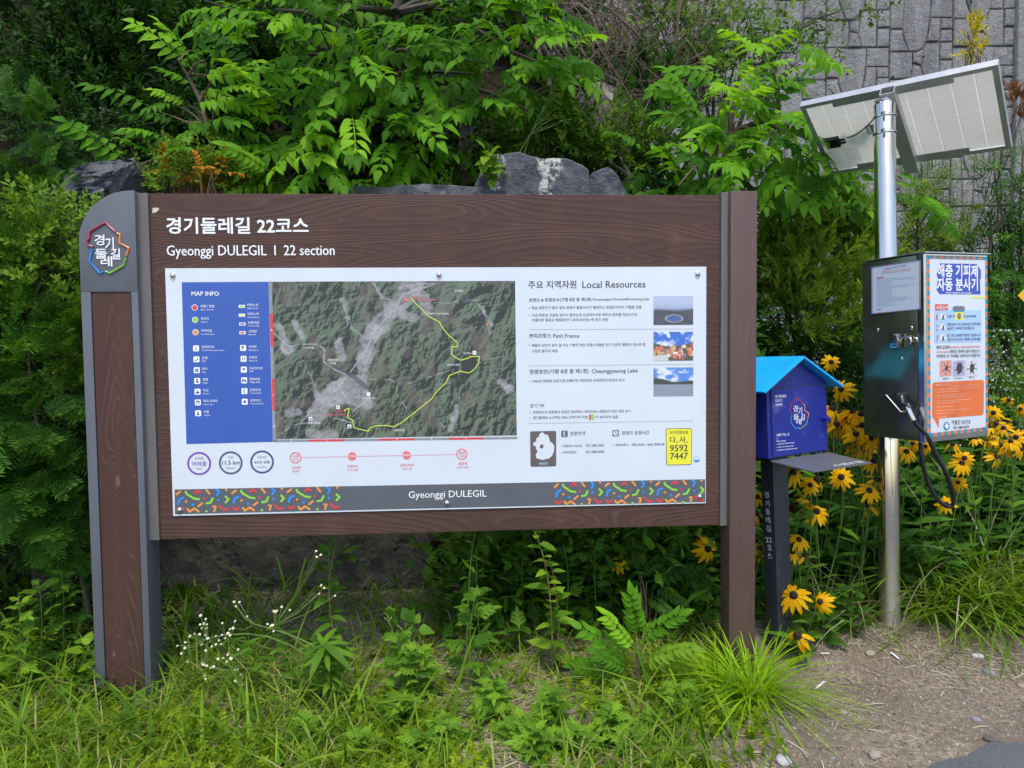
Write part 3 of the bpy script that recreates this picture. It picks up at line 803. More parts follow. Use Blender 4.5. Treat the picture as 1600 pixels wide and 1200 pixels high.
xs = np.unique(np.concatenate([np.linspace(-60,-6,14), np.linspace(-6,6,161), np.linspace(6,60,14)]))
ys = np.unique(np.concatenate([np.linspace(-80,0,16), np.linspace(0,2,20), np.linspace(2,5.2,110), np.linspace(5.2,16,40)]))
gx, gy = np.meshgrid(xs, ys); Z = gzr(gx, gy)
i = np.arange(gx.size).reshape(gx.shape)
T = np.stack([i[:-1,:-1].ravel(), i[:-1,1:].ravel(), i[1:,1:].ravel(), i[1:,:-1].ravel()], 1)
cx, cy = (gx[:-1,:-1]+.04).ravel(), (gy[:-1,:-1]+.02).ravel()
V = np.stack([gx.ravel(), gy.ravel(), Z.ravel()], 1)
np_mesh('ground', V, T, [M['soil'], M['mould']], smooth=True, midx=((cy > 3.95+.0*cx) | ((cy > 3.2) & (cx < -1.75))).astype(int))['kind'] = 'structure'

m, nt, bs = new_mat('worn asphalt'); c = coords(nt)
a1 = noise(nt, c, 160, 4, .7); a2 = noise(nt, c, 3, 4)
b0 = ramp(nt, a1, [(.3, lin(58,60,64)), (.55, lin(88,90,95)), (.75, lin(140,142,146))])
nt.links.new(mix(nt, ramp(nt, a2, [(.4, (0,)*3), (.7, (.5,)*3)]), b0, lin(106,104,102)), bs.inputs['Base Color'])
bs.inputs['Roughness'].default_value = .85; bump(nt, bs, a1, .7, .006)
M['asphalt'] = m
mb = MB(); xr = np.concatenate([np.linspace(-60,-6,10), np.linspace(-5.9,5.9,160), np.linspace(6,60,10)])
P = [(x, float(2.29+(np.clip(x,-6,6)-1.40)*.40 + .02*math.sin(x*9)+.012*math.sin(x*23+1)+.006*math.sin(x*61)), .112) for x in xr]
for k in range(len(P)-1):
    a, b = P[k], P[k+1]
    mb.add([a, b, (b[0], -78, .112), (a[0], -78, .112), (a[0], a[1]+.012, .06), (b[0], b[1]+.012, .06)], [(0,3,2,1), (0,1,5,4)])
mb.build('road', M['asphalt'])['kind'] = 'structure'

# ---- concrete retaining wall with cast stone pattern
m, nt, bs = new_mat('weathered cast concrete'); c = coords(nt)
w1 = noise(nt, c, 60, 6, .75); w2 = noise(nt, coords(nt, (2.6,1,.30)), 1.6, 6, .7); w3 = noise(nt, c, 11, 6, .65)
b0 = ramp(nt, w1, [(.25, lin(116,115,114)), (.5, lin(168,166,164)), (.75, lin(214,212,208))])
b0 = mix(nt, ramp(nt, w2, [(.46, (0,)*3), (.72, (.62,)*3)]), b0, lin(92,92,95))
nt.links.new(mix(nt, ramp(nt, w3, [(.55, (0,)*3), (.72, (.5,)*3)]), b0, lin(146,140,134)), bs.inputs['Base Color'])
bs.inputs['Roughness'].default_value = .92; bump(nt, bs, math_(nt, 'ADD', w1, math_(nt, 'MULTIPLY', w3, 2.0)), 1.0, .05)
M['concrete'] = m
M['joint'] = plain('wall joint mortar', lin(122,120,118), .95, var=.12, scale=12)
WY, PWD, PH = 9.6, .84, 1.05
# one cast panel: stones as closed outlines in panel units (x right, z up)
def arc_pts(a, b, bulge, n=7):
    a, b = np.array(a), np.array(b); d = b-a; nn = np.array([-d[1], d[0]])
    return [tuple(a + d*t + nn*bulge*4*t*(1-t)) for t in np.linspace(0, 1, n)]
A1 = arc_pts((.26,1.0), (.66,.38), -.14)       # long curved joint
stones = [
 [(0,.62),(.19,.62),(.22,1.0),(0,1.0)],
 [(0,.34),(.30,.34)] + [(.245,.46),(.20,.56),(.19,.62)] + [(0,.62)],
 [(.22,1.0),(.19,.62),(.20,.56),(.245,.46),(.30,.34),(.42,.335),(.52,.37),(.58,.46),(.61,.58),(.63,.72),(.64,.86),(.64,1.0)],
 [(.64,1.0),(.64,.86),(.63,.76),(1,.76),(1,1.0)],
 [(.63,.76),(.61,.58),(.58,.46),(.78,.46),(.80,.76)],
 [(.80,.62),(1,.62),(1,.76),(.80,.76)], [(.79,.46),(1,.46),(1,.62),(.80,.62)],
 [(0,0),(.34,0),(.37,.16),(.36,.34),(0,.34)],
 [(.36,.34),(.37,.20),(.50,.17),(.54,.375),(.42,.335)],
 [(.34,0),(.56,0),(.50,.17),(.37,.20)],
 [(.50,.17),(.56,0),(.80,0),(.80,.46),(.58,.46),(.54,.375)],
 [(.80,0),(1,0),(1,.24),(.80,.24)], [(.80,.24),(1,.24),(1,.46),(.80,.46)]]
mb = MB(); rr = random.Random(5)
wall_x0, wall_x1, wall_z1 = .2, 13.0, 9.6
mb.mi = 1; mb.box(wall_x0, wall_x1, WY+.035, WY+.5, -.3, wall_z1)
mb.mi = 0
PX0 = at(1387, 300, WY).x - 8*PWD
def stone(pts, ox, oz, flip):
    P = [(((1-q[0]) if flip else q[0])*PWD+ox, q[1]*PH+oz) for q in pts]
    P = [p for k, p in enumerate(P) if math.dist(p, P[k-1]) > .004]
    if len(P) < 3 or min(p[0] for p in P) < wall_x0 or max(p[1] for p in P) > wall_z1: return
    cxm, czm = sum(p[0] for p in P)/len(P), sum(p[1] for p in P)/len(P)
    def inset(d):
        return [(p[0]+(cxm-p[0])*d/max(.05, math.dist(p,(cxm,czm))), p[1]+(czm-p[1])*d/max(.05, math.dist(p,(cxm,czm)))) for p in P]
    n = len(P); o1, o2 = inset(.0085), inset(.024); dz = rr.uniform(-.012,.012)
    vs = [(p[0], WY+.036, p[1]) for p in o1] + [(p[0], WY+.012+dz, p[1]) for p in o1] + [(p[0], WY-.004+dz, p[1]) for p in o2] + [(cxm, WY-.014+dz, czm)]
    fs = [(k, (k+1)%n, n+(k+1)%n, n+k) for k in range(n)] + [(n+k, n+(k+1)%n, 2*n+(k+1)%n, 2*n+k) for k in range(n)] + [(2*n+k, 2*n+(k+1)%n, 3*n) for k in range(n)]
    mb.add(vs, fs)
for kx in range(20):
    ox = PX0 + kx*PWD
    if ox > at(1576, 300, WY).x-.1: 
        if ox < at(1576, 300, WY).x+.35: continue
    for kz in range(13):
        for st in stones: stone(st, ox, -.2 + kz*PH + (.42 if kx % 2 else 0), False)
wall = mb.build('retaining_wall', [M['concrete'], M['joint']])
tag(wall, 'tall grey concrete retaining wall cast in a stone pattern behind the trees', 'retaining wall')
px = at(1588, 300, WY).x
mb = MB(); mb.box(px-.085, px+.10, WY-.09, WY+.034, -.3, wall_z1); mb.build('pilaster', M['concrete'], wall, bevel=.03, smooth=True)
# small weep holes
mb = MB(); rr = random.Random(8)
for k in range(26):
    q = (rr.uniform(2.6, 7.6), rr.uniform(3.0, 6.2)); mb.tube([(q[0], WY-.02, q[1]), (q[0], WY-.03, q[1])], .016, 8)
mb.build('weep_hole', plain('dark drain hole', (.02,.02,.02), .9), wall)

# ---- boulders
def rock_mat(name, lo, hi, pale, amt, vstreak=True):
    m, nt, bs = new_mat(name); c = coords(nt); cv = coords(nt, (1,1,.25) if vstreak else (1,1,1))
    a = noise(nt, c, 9, 8, .7); b = noise(nt, cv, 3.2, 6, .6, .6); f = noise(nt, c, 70, 4, .7)
    o = ramp(nt, a, [(.3, lo), (.7, hi)])
    o = mix(nt, ramp(nt, f, [(.58, (0,)*3), (.72, (.35,)*3)]), o, pale)
    o = mix(nt, ramp(nt, b, [(1-amt, (0,)*3), (min(1, 1-amt+.06), (.9,)*3)]), o, pale)
    nt.links.new(o, bs.inputs['Base Color']); bs.inputs['Roughness'].default_value = .82
    bump(nt, bs, a, .8, .05); return m
M['slate'] = rock_mat('dark slate', lin(58,60,66), lin(104,106,113), lin(196,194,184), .40)
M['slate2'] = rock_mat('dark mossy slate', lin(46,43,39), lin(92,87,80), lin(150,145,135), .36, False)
M['brownrock'] = rock_mat('brown weathered rock', lin(70,62,54), lin(128,116,104), lin(196,186,170), .42, False)
def boulder(name, label, pxbox, Y, depth, mat, seed, cuts=7, zlow=None):
    """Faceted rock filling the photo box (x0,y0,x1,y1) at distance Y."""
    x0, y0, x1, y1 = pxbox
    a, b = at(x0, (y0+y1)/2, Y), at(x1, (y0+y1)/2, Y); zt_, zl = at((x0+x1)/2, y0, Y).z, at((x0+x1)/2, y1, Y).z
    if zlow is not None: zl = zlow
    c = Vector(((a.x+b.x)/2, Y+depth/2, zl)); sx, sz = (b.x-a.x), (zt_-zl)
    r = np.random.default_rng(seed)
    bm = bmesh.new(); bmesh.ops.create_cube(bm, size=1.0)
    for k in range(cuts):
        n = Vector(r.normal(size=3)).normalized(); n.y = -abs(n.y); n.normalize()
        bmesh.ops.bisect_plane(bm, geom=bm.verts[:]+bm.edges[:]+bm.faces[:], plane_co=n*(.36+.2*r.random()), plane_no=n, clear_outer=True)
        bmesh.ops.holes_fill(bm, edges=[e for e in bm.edges if len(e.link_faces) < 2])
    bmesh.ops.triangulate(bm, faces=bm.faces); 
    bmesh.ops.subdivide_edges(bm, edges=bm.edges[:], cuts=7, use_grid_fill=True)
    bmesh.ops.triangulate(bm, faces=bm.faces)
    co = np.array([v.co[:] for v in bm.verts]); lo, hi = co.min(0), co.max(0)
    co = (co-lo)/(hi-lo)
    nz = vnoise(co[:,0]*1.5+co[:,1]*.7, co[:,2]+co[:,1]*.6, 7, seed, 5)-.5
    for v, q, k in zip(bm.verts, co, nz):
        v.co = ((q[0]-.5)*sx*(1+.02*k) + k*.05, (q[1]-.5)*depth + k*.13, q[2]*sz + k*.07*min(1, sz))
    me = bpy.data.meshes.new(name); bm.to_mesh(me); bm.free(); me.materials.append(mat)
    o = bpy.data.objects.new(name, me); COL.objects.link(o); o.location = c
    return tag(o, label, 'rock', 'rocks of the planted bank')
def slab_rock(label, outline, Y, depth, mat, seed, amp=.035):
    """Quarried block: a rough outline given depth, broken edges and an uneven face."""
    P = [at(px, py, Y) for px, py in outline]; cx_, cz_ = sum(p.x for p in P)/len(P), min(p.z for p in P)
    bm = bmesh.new(); r = np.random.default_rng(seed)
    a = [bm.verts.new((p.x-cx_, -depth/2+r.uniform(-.02,.02), p.z-cz_)) for p in P]; b = [bm.verts.new((v.co.x*.94+r.uniform(-.03,.03), depth/2, v.co.z*.96)) for v in a]
    n = len(a); bm.faces.new(a[::-1]); bm.faces.new(b)
    for k in range(n): bm.faces.new((a[k], a[(k+1) % n], b[(k+1) % n], b[k]))
    bmesh.ops.recalc_face_normals(bm, faces=bm.faces)
    bmesh.ops.bevel(bm, geom=bm.edges[:], offset=.006, segments=1, affect='EDGES', clamp_overlap=True)
    bmesh.ops.triangulate(bm, faces=bm.faces)
    for _ in range(6):
        es = [e for e in bm.edges if e.calc_length() > .035]
        if not es: break
        bmesh.ops.subdivide_edges(bm, edges=es, cuts=1); bmesh.ops.triangulate(bm, faces=bm.faces)
    bm.normal_update()
    co = np.array([v.co[:] for v in bm.verts]); u, w = co[:,0]*.9+co[:,1]*.5+3, co[:,2]*.9+co[:,1]*.4+3
    big = vnoise(u, w, 2.2, seed, 3)-.5; st = np.floor(vnoise(u*.8+w*.25, w*.6, 3.1, seed+5, 2)*7)/7-.5; fine = vnoise(u, w, 16, seed+9, 3)-.5
    for v, k1, k2, k3 in zip(bm.verts, big, st, fine): v.co += v.normal*(amp*(.7*k1+1.7*k2+.6*k3))
    me = bpy.data.meshes.new('boulder'); bm.to_mesh(me); bm.free(); me.materials.append(mat)
    o = bpy.data.objects.new('boulder', me); COL.objects.link(o); o.location = (cx_, Y+depth/2, cz_)
    return tag(o, label, 'rock', 'rocks of the planted bank')
M['slatestreak'] = rock_mat('slate with lime streaks', lin(54,56,62), lin(98,100,107), lin(206,204,194), .30)
_nt = M['slatestreak'].node_tree; _bs = _nt.nodes["Principled BSDF"]; _old = _bs.inputs['Base Color'].links[0].from_socket
_c = coords(_nt); _sp = node(_nt, "ShaderNodeSeparateXYZ"); _nt.links.new(_c, _sp.inputs[0]); _nz = noise(_nt, coords(_nt, (1,1,.8)), 6, 5, .7); _n2 = noise(_nt, _c, 34, 4, .7)
for _x, _w in ((.085, .055), (-.215, .016)):
    _d = math_(_nt, 'ABSOLUTE', math_(_nt, 'ADD', math_(_nt, 'SUBTRACT', _sp.outputs[0], _x), math_(_nt, 'MULTIPLY', math_(_nt, 'SUBTRACT', _nz, .5), .42)))
    _k = math_(_nt, 'MULTIPLY', ramp(_nt, math_(_nt, 'DIVIDE', _d, _w), [(.45, (.95,)*3), (1.0, (0,)*3)]), ramp(_nt, _n2, [(.44, (.0,)*3), (.56, (.85,)*3)]))
    _old = mix(_nt, _k, _old, lin(214,212,200))
_nt.links.new(_old, _bs.inputs['Base Color'])
slab_rock('flat pale-edged slate rock lying low just above the board top', [(522,345),(526,300),(545,290),(600,293),(640,291),(672,288),(720,290),(756,294),(774,304),(776,345)], 4.02, .35, M['slate'], 3, .022)
slab_rock('big angular grey block with a white streak above the board', [(742,345),(740,288),(755,258),(767,240),(812,238),(848,249),(884,248),(908,256),(920,266),(922,300),(920,345)], 4.06, .42, M['slatestreak'], 14, .017)
slab_rock('small dark rock half in leaves right of the white streaked block', [(914,345),(918,290),(930,270),(950,262),(966,274),(978,296),(980,345)], 4.14, .3, M['slate'], 5, .035)
boulder('boulder', 'dark rounded boulder in the shrubs above the grey post', (64,245,206,350), 3.98, .45, M['slate'], 21, 6)
boulder('boulder', 'tall tilted brown rock under the tangle of dry twigs', (922,128,1012,250), 5.4, .5, M['brownrock'], 8, 6, zlow=2.0)
boulder('boulder', 'pale brown rock behind the branches of the big leafy tree', (650,96,742,250), 5.0, .5, M['brownrock'], 31, 6, zlow=2.2)
slab_rock('long dark rock face low behind the weeds under the board', [(215,940),(222,800),(300,786),(470,780),(600,784),(664,800),(676,850),(666,960)], 3.80, .45, M['slate2'], 17, .04)
boulder('boulder', 'dark rock wall stone behind the leaves right of centre under the board', (655,700,960,905), 4.02, .4, M['slate2'], 19, 4, zlow=.05)

# ================================================================== STAMP BOX
SB = Frame(CAM + 1.06*(Vector((1.17, 3.0, .11))-CAM), rad(25), -.04, 1.06)
sbx = thing('stamp_box', 'blue house-shaped trail stamp box with a light blue roof on a dark post', 'stamp box', SB)
M['navy'] = plain('navy painted steel', (.013,.024,.25), .38, var=.08, scale=6, bmp=.05, bscale=120, dirt=((.35,.36,.5), .22))
M['roofblue'] = plain('light blue painted steel', (.012,.40,.92), .36, var=.10, scale=5, bmp=.05, bscale=90, dirt=((.30,.42,.5), .22))
M['charcoal'] = plain('charcoal painted steel', (.026,.030,.042), .42, var=.12, scale=5, stretch=(3,3,.6), dirt=((.16,.17,.19), .25))
yf = -.019; bx0, bx1, bz0, bz1 = -.077, .269, .928, 1.236; bd = .27
ap = SB.pix(1257, 556, 1, yf-.045); er = SB.pix(1319, 602.3, 1, yf-.045); el = SB.pix(1197.6, 610.6, 1, yf-.055)
xm = (bx0+bx1)/2
mb = MB(); mb.prism([(bx0,bz0),(bx1,bz0),(bx1,bz1),(ap.x,ap.z-.022),(bx0,bz1)], yf, yf+bd)
body = mb.build('box_body', M['navy'], sbx, bevel=.002)
# recessed door seam: a dark rebate plate, then the door proud of it
SF = Face(SB, 1, yf); zq = lambda x, y: (x/5.4545+1160, y/5.4545+540)
dl, dr, dt, db = SF.p(*zq(240,370)), SF.p(*zq(700,330)), 0, 0
dx0, dx1 = SF.p(*zq(246,660)).x, SF.p(*zq(708,620)).x
dz1, dz0 = SF.p(*zq(470,352)).z, SF.p(*zq(480,918)).z
mb = MB(); mb.box(dx0-.004, dx1+.004, yf-.0015, yf+.001, dz0-.004, dz1+.004); mb.build('door_rebate', M['charcoal'], sbx)
mb = MB(); mb.box(dx0, dx1, yf-.006, yf-.0018, dz0, dz1)
door = mb.build('door', M['navy'], sbx, bevel=.001)
DF = Face(SB, 1, yf-.006)
k = DF.p(*zq(688,622)); mb = MB(); mb.tube([k, k+Vector((0,-.014,0))], .006, 10); mb.tube([k+Vector((0,-.014,0)), k+Vector((0,-.03,0))], [.0115,.0115], 14)
mb.build('door_knob', M['navy'], door, smooth=True)
mb = MB()
for b, l, r_ in [('경기둘레길',(277,445),(371,440)),('22코스',(279,480),(341,476)),('상천역',(281,517),(335,513)),('스탬프 찍는 곳',(285,772),(398,765)),('이용시 주의사항',(289,822),(365,818)),('1. 사용한 인주는 뚜껑을 닫아 주세요',(290,846),(441,833)),('2. 스탬프 찍은 뒤에는 제자리에 놓아 주세요',(290,872),(436,858)),('3. 스탬프 훼손시 경기둘레길로 연락해 주세요',(291,898),(467,880))]:
    DF.text(mb, b, zq(*l), zq(*r_), .0006, .016)
DF.line(mb, [zq(288,794), zq(304,792)], .001, .0006, caps=False)
mb.build('door_lettering', M['white_ink'], door)
ze = lambda x, y: zq(395+(x-138)*(566-395)/(408-138), 448+(y-272)*(708-448)/(588-272))
emblem(DF, ze, .0007, .0036, door, ['crimson','orange_ink','sky_ink','green'], thick=False, bold=.006)
# roof: two folded sheets meeting at the ridge
yb = yf+bd+.05; th = .009
def slope(e, a, nm):
    d = Vector((e.x-a.x, 0, e.z-a.z)); n = Vector((-d.z, 0, d.x)).normalized()
    if n.z < 0: n = -n
    q = [Vector((a.x, 0, a.z)), Vector((e.x, 0, e.z))]
    lo = [q[0]+Vector((0,yf-.045,0)), q[1]+Vector((0,yf-.045,0)), q[1]+Vector((0,yb,0)), q[0]+Vector((0,yb,0))]
    return lo, [p-n*th for p in lo]
mb = MB()
elx = Vector((2*ap.x-er.x, 0, er.z)); elx = Vector(((elx.x+el.x)/2, 0, (elx.z+el.z)/2))
for e in (elx, er): mb.hexa(*slope(e, ap, ''))
mb.build('roof', M['roofblue'], sbx, bevel=.0015)
mb = MB(); sf = [(bx0+.006,yf-.002,bz0-.006),(bx1,yf-.002,bz0-.006),(bx1-.014,yf-.226,bz0-.022),(bx0+.008,yf-.222,bz0-.022)]
sf = [Vector(p) for p in sf]; mb.hexa(sf, [p-Vector((0,0,.006)) for p in sf])
shf = mb.build('shelf', M['band_grey'], sbx, bevel=.001)
# worn white lettering along the shelf's outer edge
v, f = text_shape('스탬프함', .02); mb = MB()
ex, ey = (sf[2]-sf[3]).normalized(), (sf[0]-sf[3]).normalized(); w = v[:,0].max()
mb.add([sf[3] + ex*(.135+q[0]/w*.17) + ey*(.014+q[1]*.030) + Vector((0,0,.0012)) for q in v], f); mb.build('shelf_lettering', M['white_ink'], shf)
pw, pd = .088, .072; p0 = SB.pix(1208, 745, 1, yf+.085)
mb = MB(); mb.box(p0.x, p0.x+pw, p0.y, p0.y+pd, -.2, bz0-.001)
post = mb.build('post', M['charcoal'], sbx, bevel=.0025, smooth=True)
LF = Face(SB, 0, p0.x, -1); zw = lambda x, y: (x/3.4286+1160, y/3.4286+720); mb = MB()
for ch, x, y, w in [('경',132,196,24),('기',136,242,22),('둘',139,286,24),('레',140,330,24),('길',143,376,24),('22',144,436,32),('코',148,480,22),('스',150,523,22)]:
    LF.text(mb, ch, zw(x-w/2, y), zw(x+w/2, y+1.5), .0008, .012, hpx=8.5 if ch != '22' else 7.5)
mb.build('post_lettering', M['white_ink'], post)
BFc = Face(SB, 0, bx0, -1); mb = MB(); BFc.text(mb, '곳', zq(104,850), zq(119,846), .0008, .012); mb.build('side_lettering', M['white_ink'], body)

# ================================================================== REPELLENT DISPENSER
DB = Frame((1.90, 3.53, .11), rad(22.3), -.0245)
dsp = thing('repellent_dispenser', 'solar powered insect repellent dispenser cabinet on a shiny steel pole', 'repellent dispenser', DB)
m, nt, bs = new_mat('polished stainless tube'); c = coords(nt, (1,1,.06))
n = noise(nt, c, 60, 4, .6); bs.inputs['Metallic'].default_value = 1; nt.links.new(ramp(nt, n, [(.3, (.62,.575,.49)), (.7, (.80,.74,.64))]), bs.inputs['Base Color'])
zc = coords(nt); sp = node(nt, "ShaderNodeSeparateXYZ"); nt.links.new(zc, sp.inputs[0])
nt.links.new(ramp(nt, sp.outputs[2], [(.05, (.5,)*3), (.45, (.12,)*3)]), bs.inputs['Roughness']); bump(nt, bs, n, .03, .002)
M['tube'] = m
m, nt, bs = new_mat('mirror stainless sheet'); bs.inputs['Metallic'].default_value = .82
n = noise(nt, coords(nt), 8, 5, .65); nt.links.new(ramp(nt, n, [(.3, (.17,.185,.12)), (.7, (.235,.25,.17))]), bs.inputs['Base Color'])
nt.links.new(ramp(nt, n, [(.3, (.16,)*3), (.7, (.27,)*3)]), bs.inputs['Roughness'])
M['mirror'] = m
ptop = DB.pix(1392, 163, 1, 0).z
mb = MB(); mb.tube([(0,0,-.25),(0,0,ptop-.008),(0,0,ptop)], [.049,.049,.044], 40)
mb.build('pole', M['tube'], dsp, smooth=True)
mb = MB()
for py in (184, 210):
    z = DB.pix(1392, py, 1, 0).z; mb.tube([(0,0,z-.006),(0,0,z-.003),(0,0,z+.003),(0,0,z+.006)], [.0495,.0535,.0535,.0495], 40); mb.box(-.062,-.046,-.045,-.030,z-.008,z+.008)
mb.build('pole_clamp', M['steel'], dsp, smooth=True)
# cabinet: stainless carcass with a slim door leaf in front
cx0, cx1, cy0, cy1, cz0, cz1 = -.221, .19, -.374, -.052, .972, 1.794
mb = MB(); mb.box(cx0, cx1, cy0+.034, cy1, cz0, cz1)
cab = mb.build('cabinet', M['mirror'], dsp, bevel=.004, smooth=True)
mb = MB(); mb.box(cx0, cx1, cy0, cy0+.031, cz0-.004, cz1+.002)
cdoor = mb.build('cabinet_door', M['steel'], dsp, bevel=.0025)
mb = MB(); mb.box(cx0-.006, cx1+.006, cy0-.012, cy1+.004, cz1+.003, cz1+.009); mb.build('cabinet_lid', M['steel'], dsp, bevel=.002)
# poster
CF = Face(DB, 1, cy0); z8 = lambda x, y: (x*240/900+1340, y*320/1200+380)
px0, px1 = cx0+.016, cx1-.004
tz, bzz = cz1-.006, cz0+.022
mb = MB(); mb.box(px0, px1, cy0-.0022, cy0-.0002, bzz, tz)
poster = mb.build('poster', M['panel'], cdoor)
QF = Face(DB, 1, cy0-.0022)
mb = MB(); bw = .0155
def stripes(mb, x0, x1, z0, z1, n, horiz, y):
    for k in range(n):
        mb.mi = k % 2; a, b = k/n, (k+1)/n
        if horiz: mb.poly([(x0+(x1-x0)*a, y, z0), (x0+(x1-x0)*b, y, z0), (x0+(x1-x0)*b, y, z1), (x0+(x1-x0)*a, y, z1)])
        else: mb.poly([(x0, y, z0+(z1-z0)*a), (x1, y, z0+(z1-z0)*a), (x1, y, z0+(z1-z0)*b), (x0, y, z0+(z1-z0)*b)])
yq = cy0-.0028
stripes(mb, px0, px0+bw, bzz, tz, 41, False, yq); stripes(mb, px1-bw, px1, bzz, tz, 41, False, yq)
stripes(mb, px0+bw, px1-bw, bzz, bzz+bw, 17, True, yq); stripes(mb, px0+bw, px1-bw, tz-bw, tz, 17, True, yq)
M['teal_ink'] = plain('teal print', (.03,.27,.36), .4); M['coral_ink'] = plain('coral print', (.78,.20,.07), .4)
mb.build('poster_border', [M['teal_ink'], M['coral_ink']], poster)
mb = MB(); M['cobalt_ink'] = plain('cobalt print', (.05,.085,.46), .4)
mb.poly([QF.p(*z8(*q), .0007) for q in [(480,118),(700,122),(722,160),(722,205),(716,215),(720,300),(480,298),(462,272),(470,210),(463,180)][::-1]])
mb.build('poster_title_block', M['cobalt_ink'], poster)
mb = MB()
QF.text(mb, '해충 기피제', z8(466,190), z8(702,194), .0013, .035, hpx=18); QF.text(mb, '자동 분사기', z8(464,272), z8(702,270), .0013, .035, hpx=18)
QF.text(mb, 'Insect repellant auto sprayer', z8(517,296), z8(667,296), .0013, .01)
mb.build('poster_title', M['white_ink'], poster)
mb = MB(); mb.mi = 0; QF.quad(mb, z8(450,390), z8(725,392), z8(724,578), z8(449,585), lift=.0007)
mb.mi = 1; QF.quad(mb, z8(454,358), z8(531,358), z8(531,392), z8(454,395), lift=.0010)
mb.mi = 2; QF.rrect(mb, [z8(556,368), z8(628,368), z8(628,402), z8(556,402)], .012, .0011); mb.mi = 5; QF.quad(mb, z8(569,405), z8(617,405), z8(617,450), z8(569,450), lift=.0012)
mb.mi = 3; QF.disc(mb, z8(594,428), .0135, .0016, 16); mb.mi = 6; QF.disc(mb, z8(598,427), .0085, .0020, 12)
mb.mi = 4
for y in (432, 494, 556): QF.disc(mb, z8(499,y), .0165, .0011, 14)
mb.mi = 3
for k, y in enumerate((432, 494, 556)):
    mb.poly([QF.p(*z8(499+a,y+b), .0015) for a, b in [(-9,18),(-5,-4),(3,-18),(9,-14),(6,2),(10,16)][::-1]])
mb.mi = 5; QF.quad(mb, z8(660,313), z8(748,314), z8(748,323), z8(660,322), lift=.0007)
mb.build('poster_steps', [plain('pale blue print', (.42,.60,.85), .4), M['red_ink'], M['teal_ink'], plain('dark figure print', (.20,.13,.12), .5), M['white_ink'], M['yellow_ink'], M['grey_ink']], poster)
mb = MB(); mb.mi = 0
for b, l, r_ in [('사용순서',(457,389),(529,387))]: mb.mi = 2; QF.text(mb, b, z8(*l), z8(*r_), .0016, .02)
mb.mi = 1
for b, y in (('1',450),('2',512),('3',574)): QF.text(mb, b, z8(460 if b == '1' else 457,y), z8(467 if b == '1' else 470,y), .0014, .0, hpx=9)
QF.text(mb, '작동버튼', z8(561,392), z8(624,391), .0016, .012)
QF.text(mb, '(지카바이러스, 중증열성혈소판감소증후군,', z8(539,617), z8(718,612), .0008, .012); QF.text(mb, '쯔쯔가무시증 등)', z8(462,645), z8(536,642), .0008, .012)
mb.mi = 0
for b, l, r_ in [('사용 전',(524,437),(566,436)),('을 눌러주세요',(620,436),(694,434)),('왼편 분사기의 손잡이를 당겨주세요',(524,484),(719,480)),('10초간 기피제가 분사됩니다',(524,508),(684,504)),('팔, 다리, 피복에 적당량 사용하시고',(524,549),(719,545)),('사용 후 분사기는 왼편에 걸어주세요',(524,573),(719,568)),
  ('매개 감염병',(461,619),(536,617)),('예방을 위하여 설치 되었으니',(540,643),(716,640)),('야외활동 전 기피제를 사용하시기 바랍니다.',(461,670),(720,665)),('흰줄숲모기',(498,797),(534,796)),('작은소피참진드기',(568,795),(618,793)),('털진드기',(652,791),(682,790)),('가평군 보건소',(548,1062),(662,1056)),('031-580-4479',(560,1088),(650,1084))]:
    QF.text(mb, b, z8(*l), z8(*r_), .0014, .012)
mb.build('poster_lettering', [M['dark_ink'], M['red_ink'], M['white_ink']], poster)
def bug(seed, bg, fat):
    def fn(u, v):
        c = np.ones(u.shape+(3,))*np.array(bg)*(.85+.3*vnoise(u, v, 6, seed))[...,None]
        body = np.hypot((u-.55)/fat, (v-.5)/(fat*1.5)) + (vnoise(u, v, 9, seed+1)-.5)*.5
        k = np.clip((1-body)*5, 0, 1)[...,None]; c = c*(1-k)+np.array(lin(50,34,34))*k
        for i in range(6):
            a = -2.4+i*.95+seed*.1
            x1, y1 = .55+.42*math.cos(a), .5+.42*math.sin(a)
            k = (seg_d(u, v, (.55,.5), (x1,y1)) < .03)[...,None]; c = np.where(k, np.array(lin(60,42,40)), c)
        return c
    return fn
for (x0, x1), bg, fat, sd_ in [((481,550),lin(222,150,136),.13,3), ((557,626),lin(176,172,198),.27,5), ((632,700),lin(214,208,214),.22,7)]:
    QF.picture('insect_print', [z8(x0,690),z8(x1,684),z8(x1,774),z8(x0,781)], 26, 30, bug(sd_, bg, fat), .0009, poster)
mb = MB(); mb.mi = 0; QF.rrect(mb, [z8(436,816), z8(740,800), z8(738,1007), z8(436,1030)], .014, .0007)
mb.poly([QF.p(*z8(*q), .00075) for q in [(440,1012),(478,1015),(474,1082)][::-1]]); mb.mi = 1
QF.text(mb, '사용상의 주의사항', z8(455,838), z8(538,832), .0012, .02)
QF.line(mb, [z8(540,838), z8(716,829)], .0012, .0012, caps=False)
rr = random.Random(3)
for y, ws in [(858,250),(874,135),(893,165),(905,150),(926,200),(938,140),(961,95),(982,190),(999,100),(1020,60)]:
    x = 462
    while x < 462+ws:
        w = rr.uniform(10, 34); QF.line(mb, [z8(x, y-(x-462)*.06), z8(min(x+w, 462+ws), y-(x+w-462)*.06)], .0017, .0012, caps=False); x += w+4
mb.build('poster_notice', [plain('orange notice print', (.78,.17,.045), .4), plain('pale print', (.86,.55,.42), .5)], poster)
mb = MB(); QF.disc(mb, z8(520,1072), .0195, .0008, 20); mb.mi = 1; QF.quad(mb, z8(509,1067), z8(532,1065), z8(532,1075), z8(509,1077), lift=.0013); QF.quad(mb, z8(515,1056), z8(526,1055), z8(526,1087), z8(515,1088), lift=.0014)
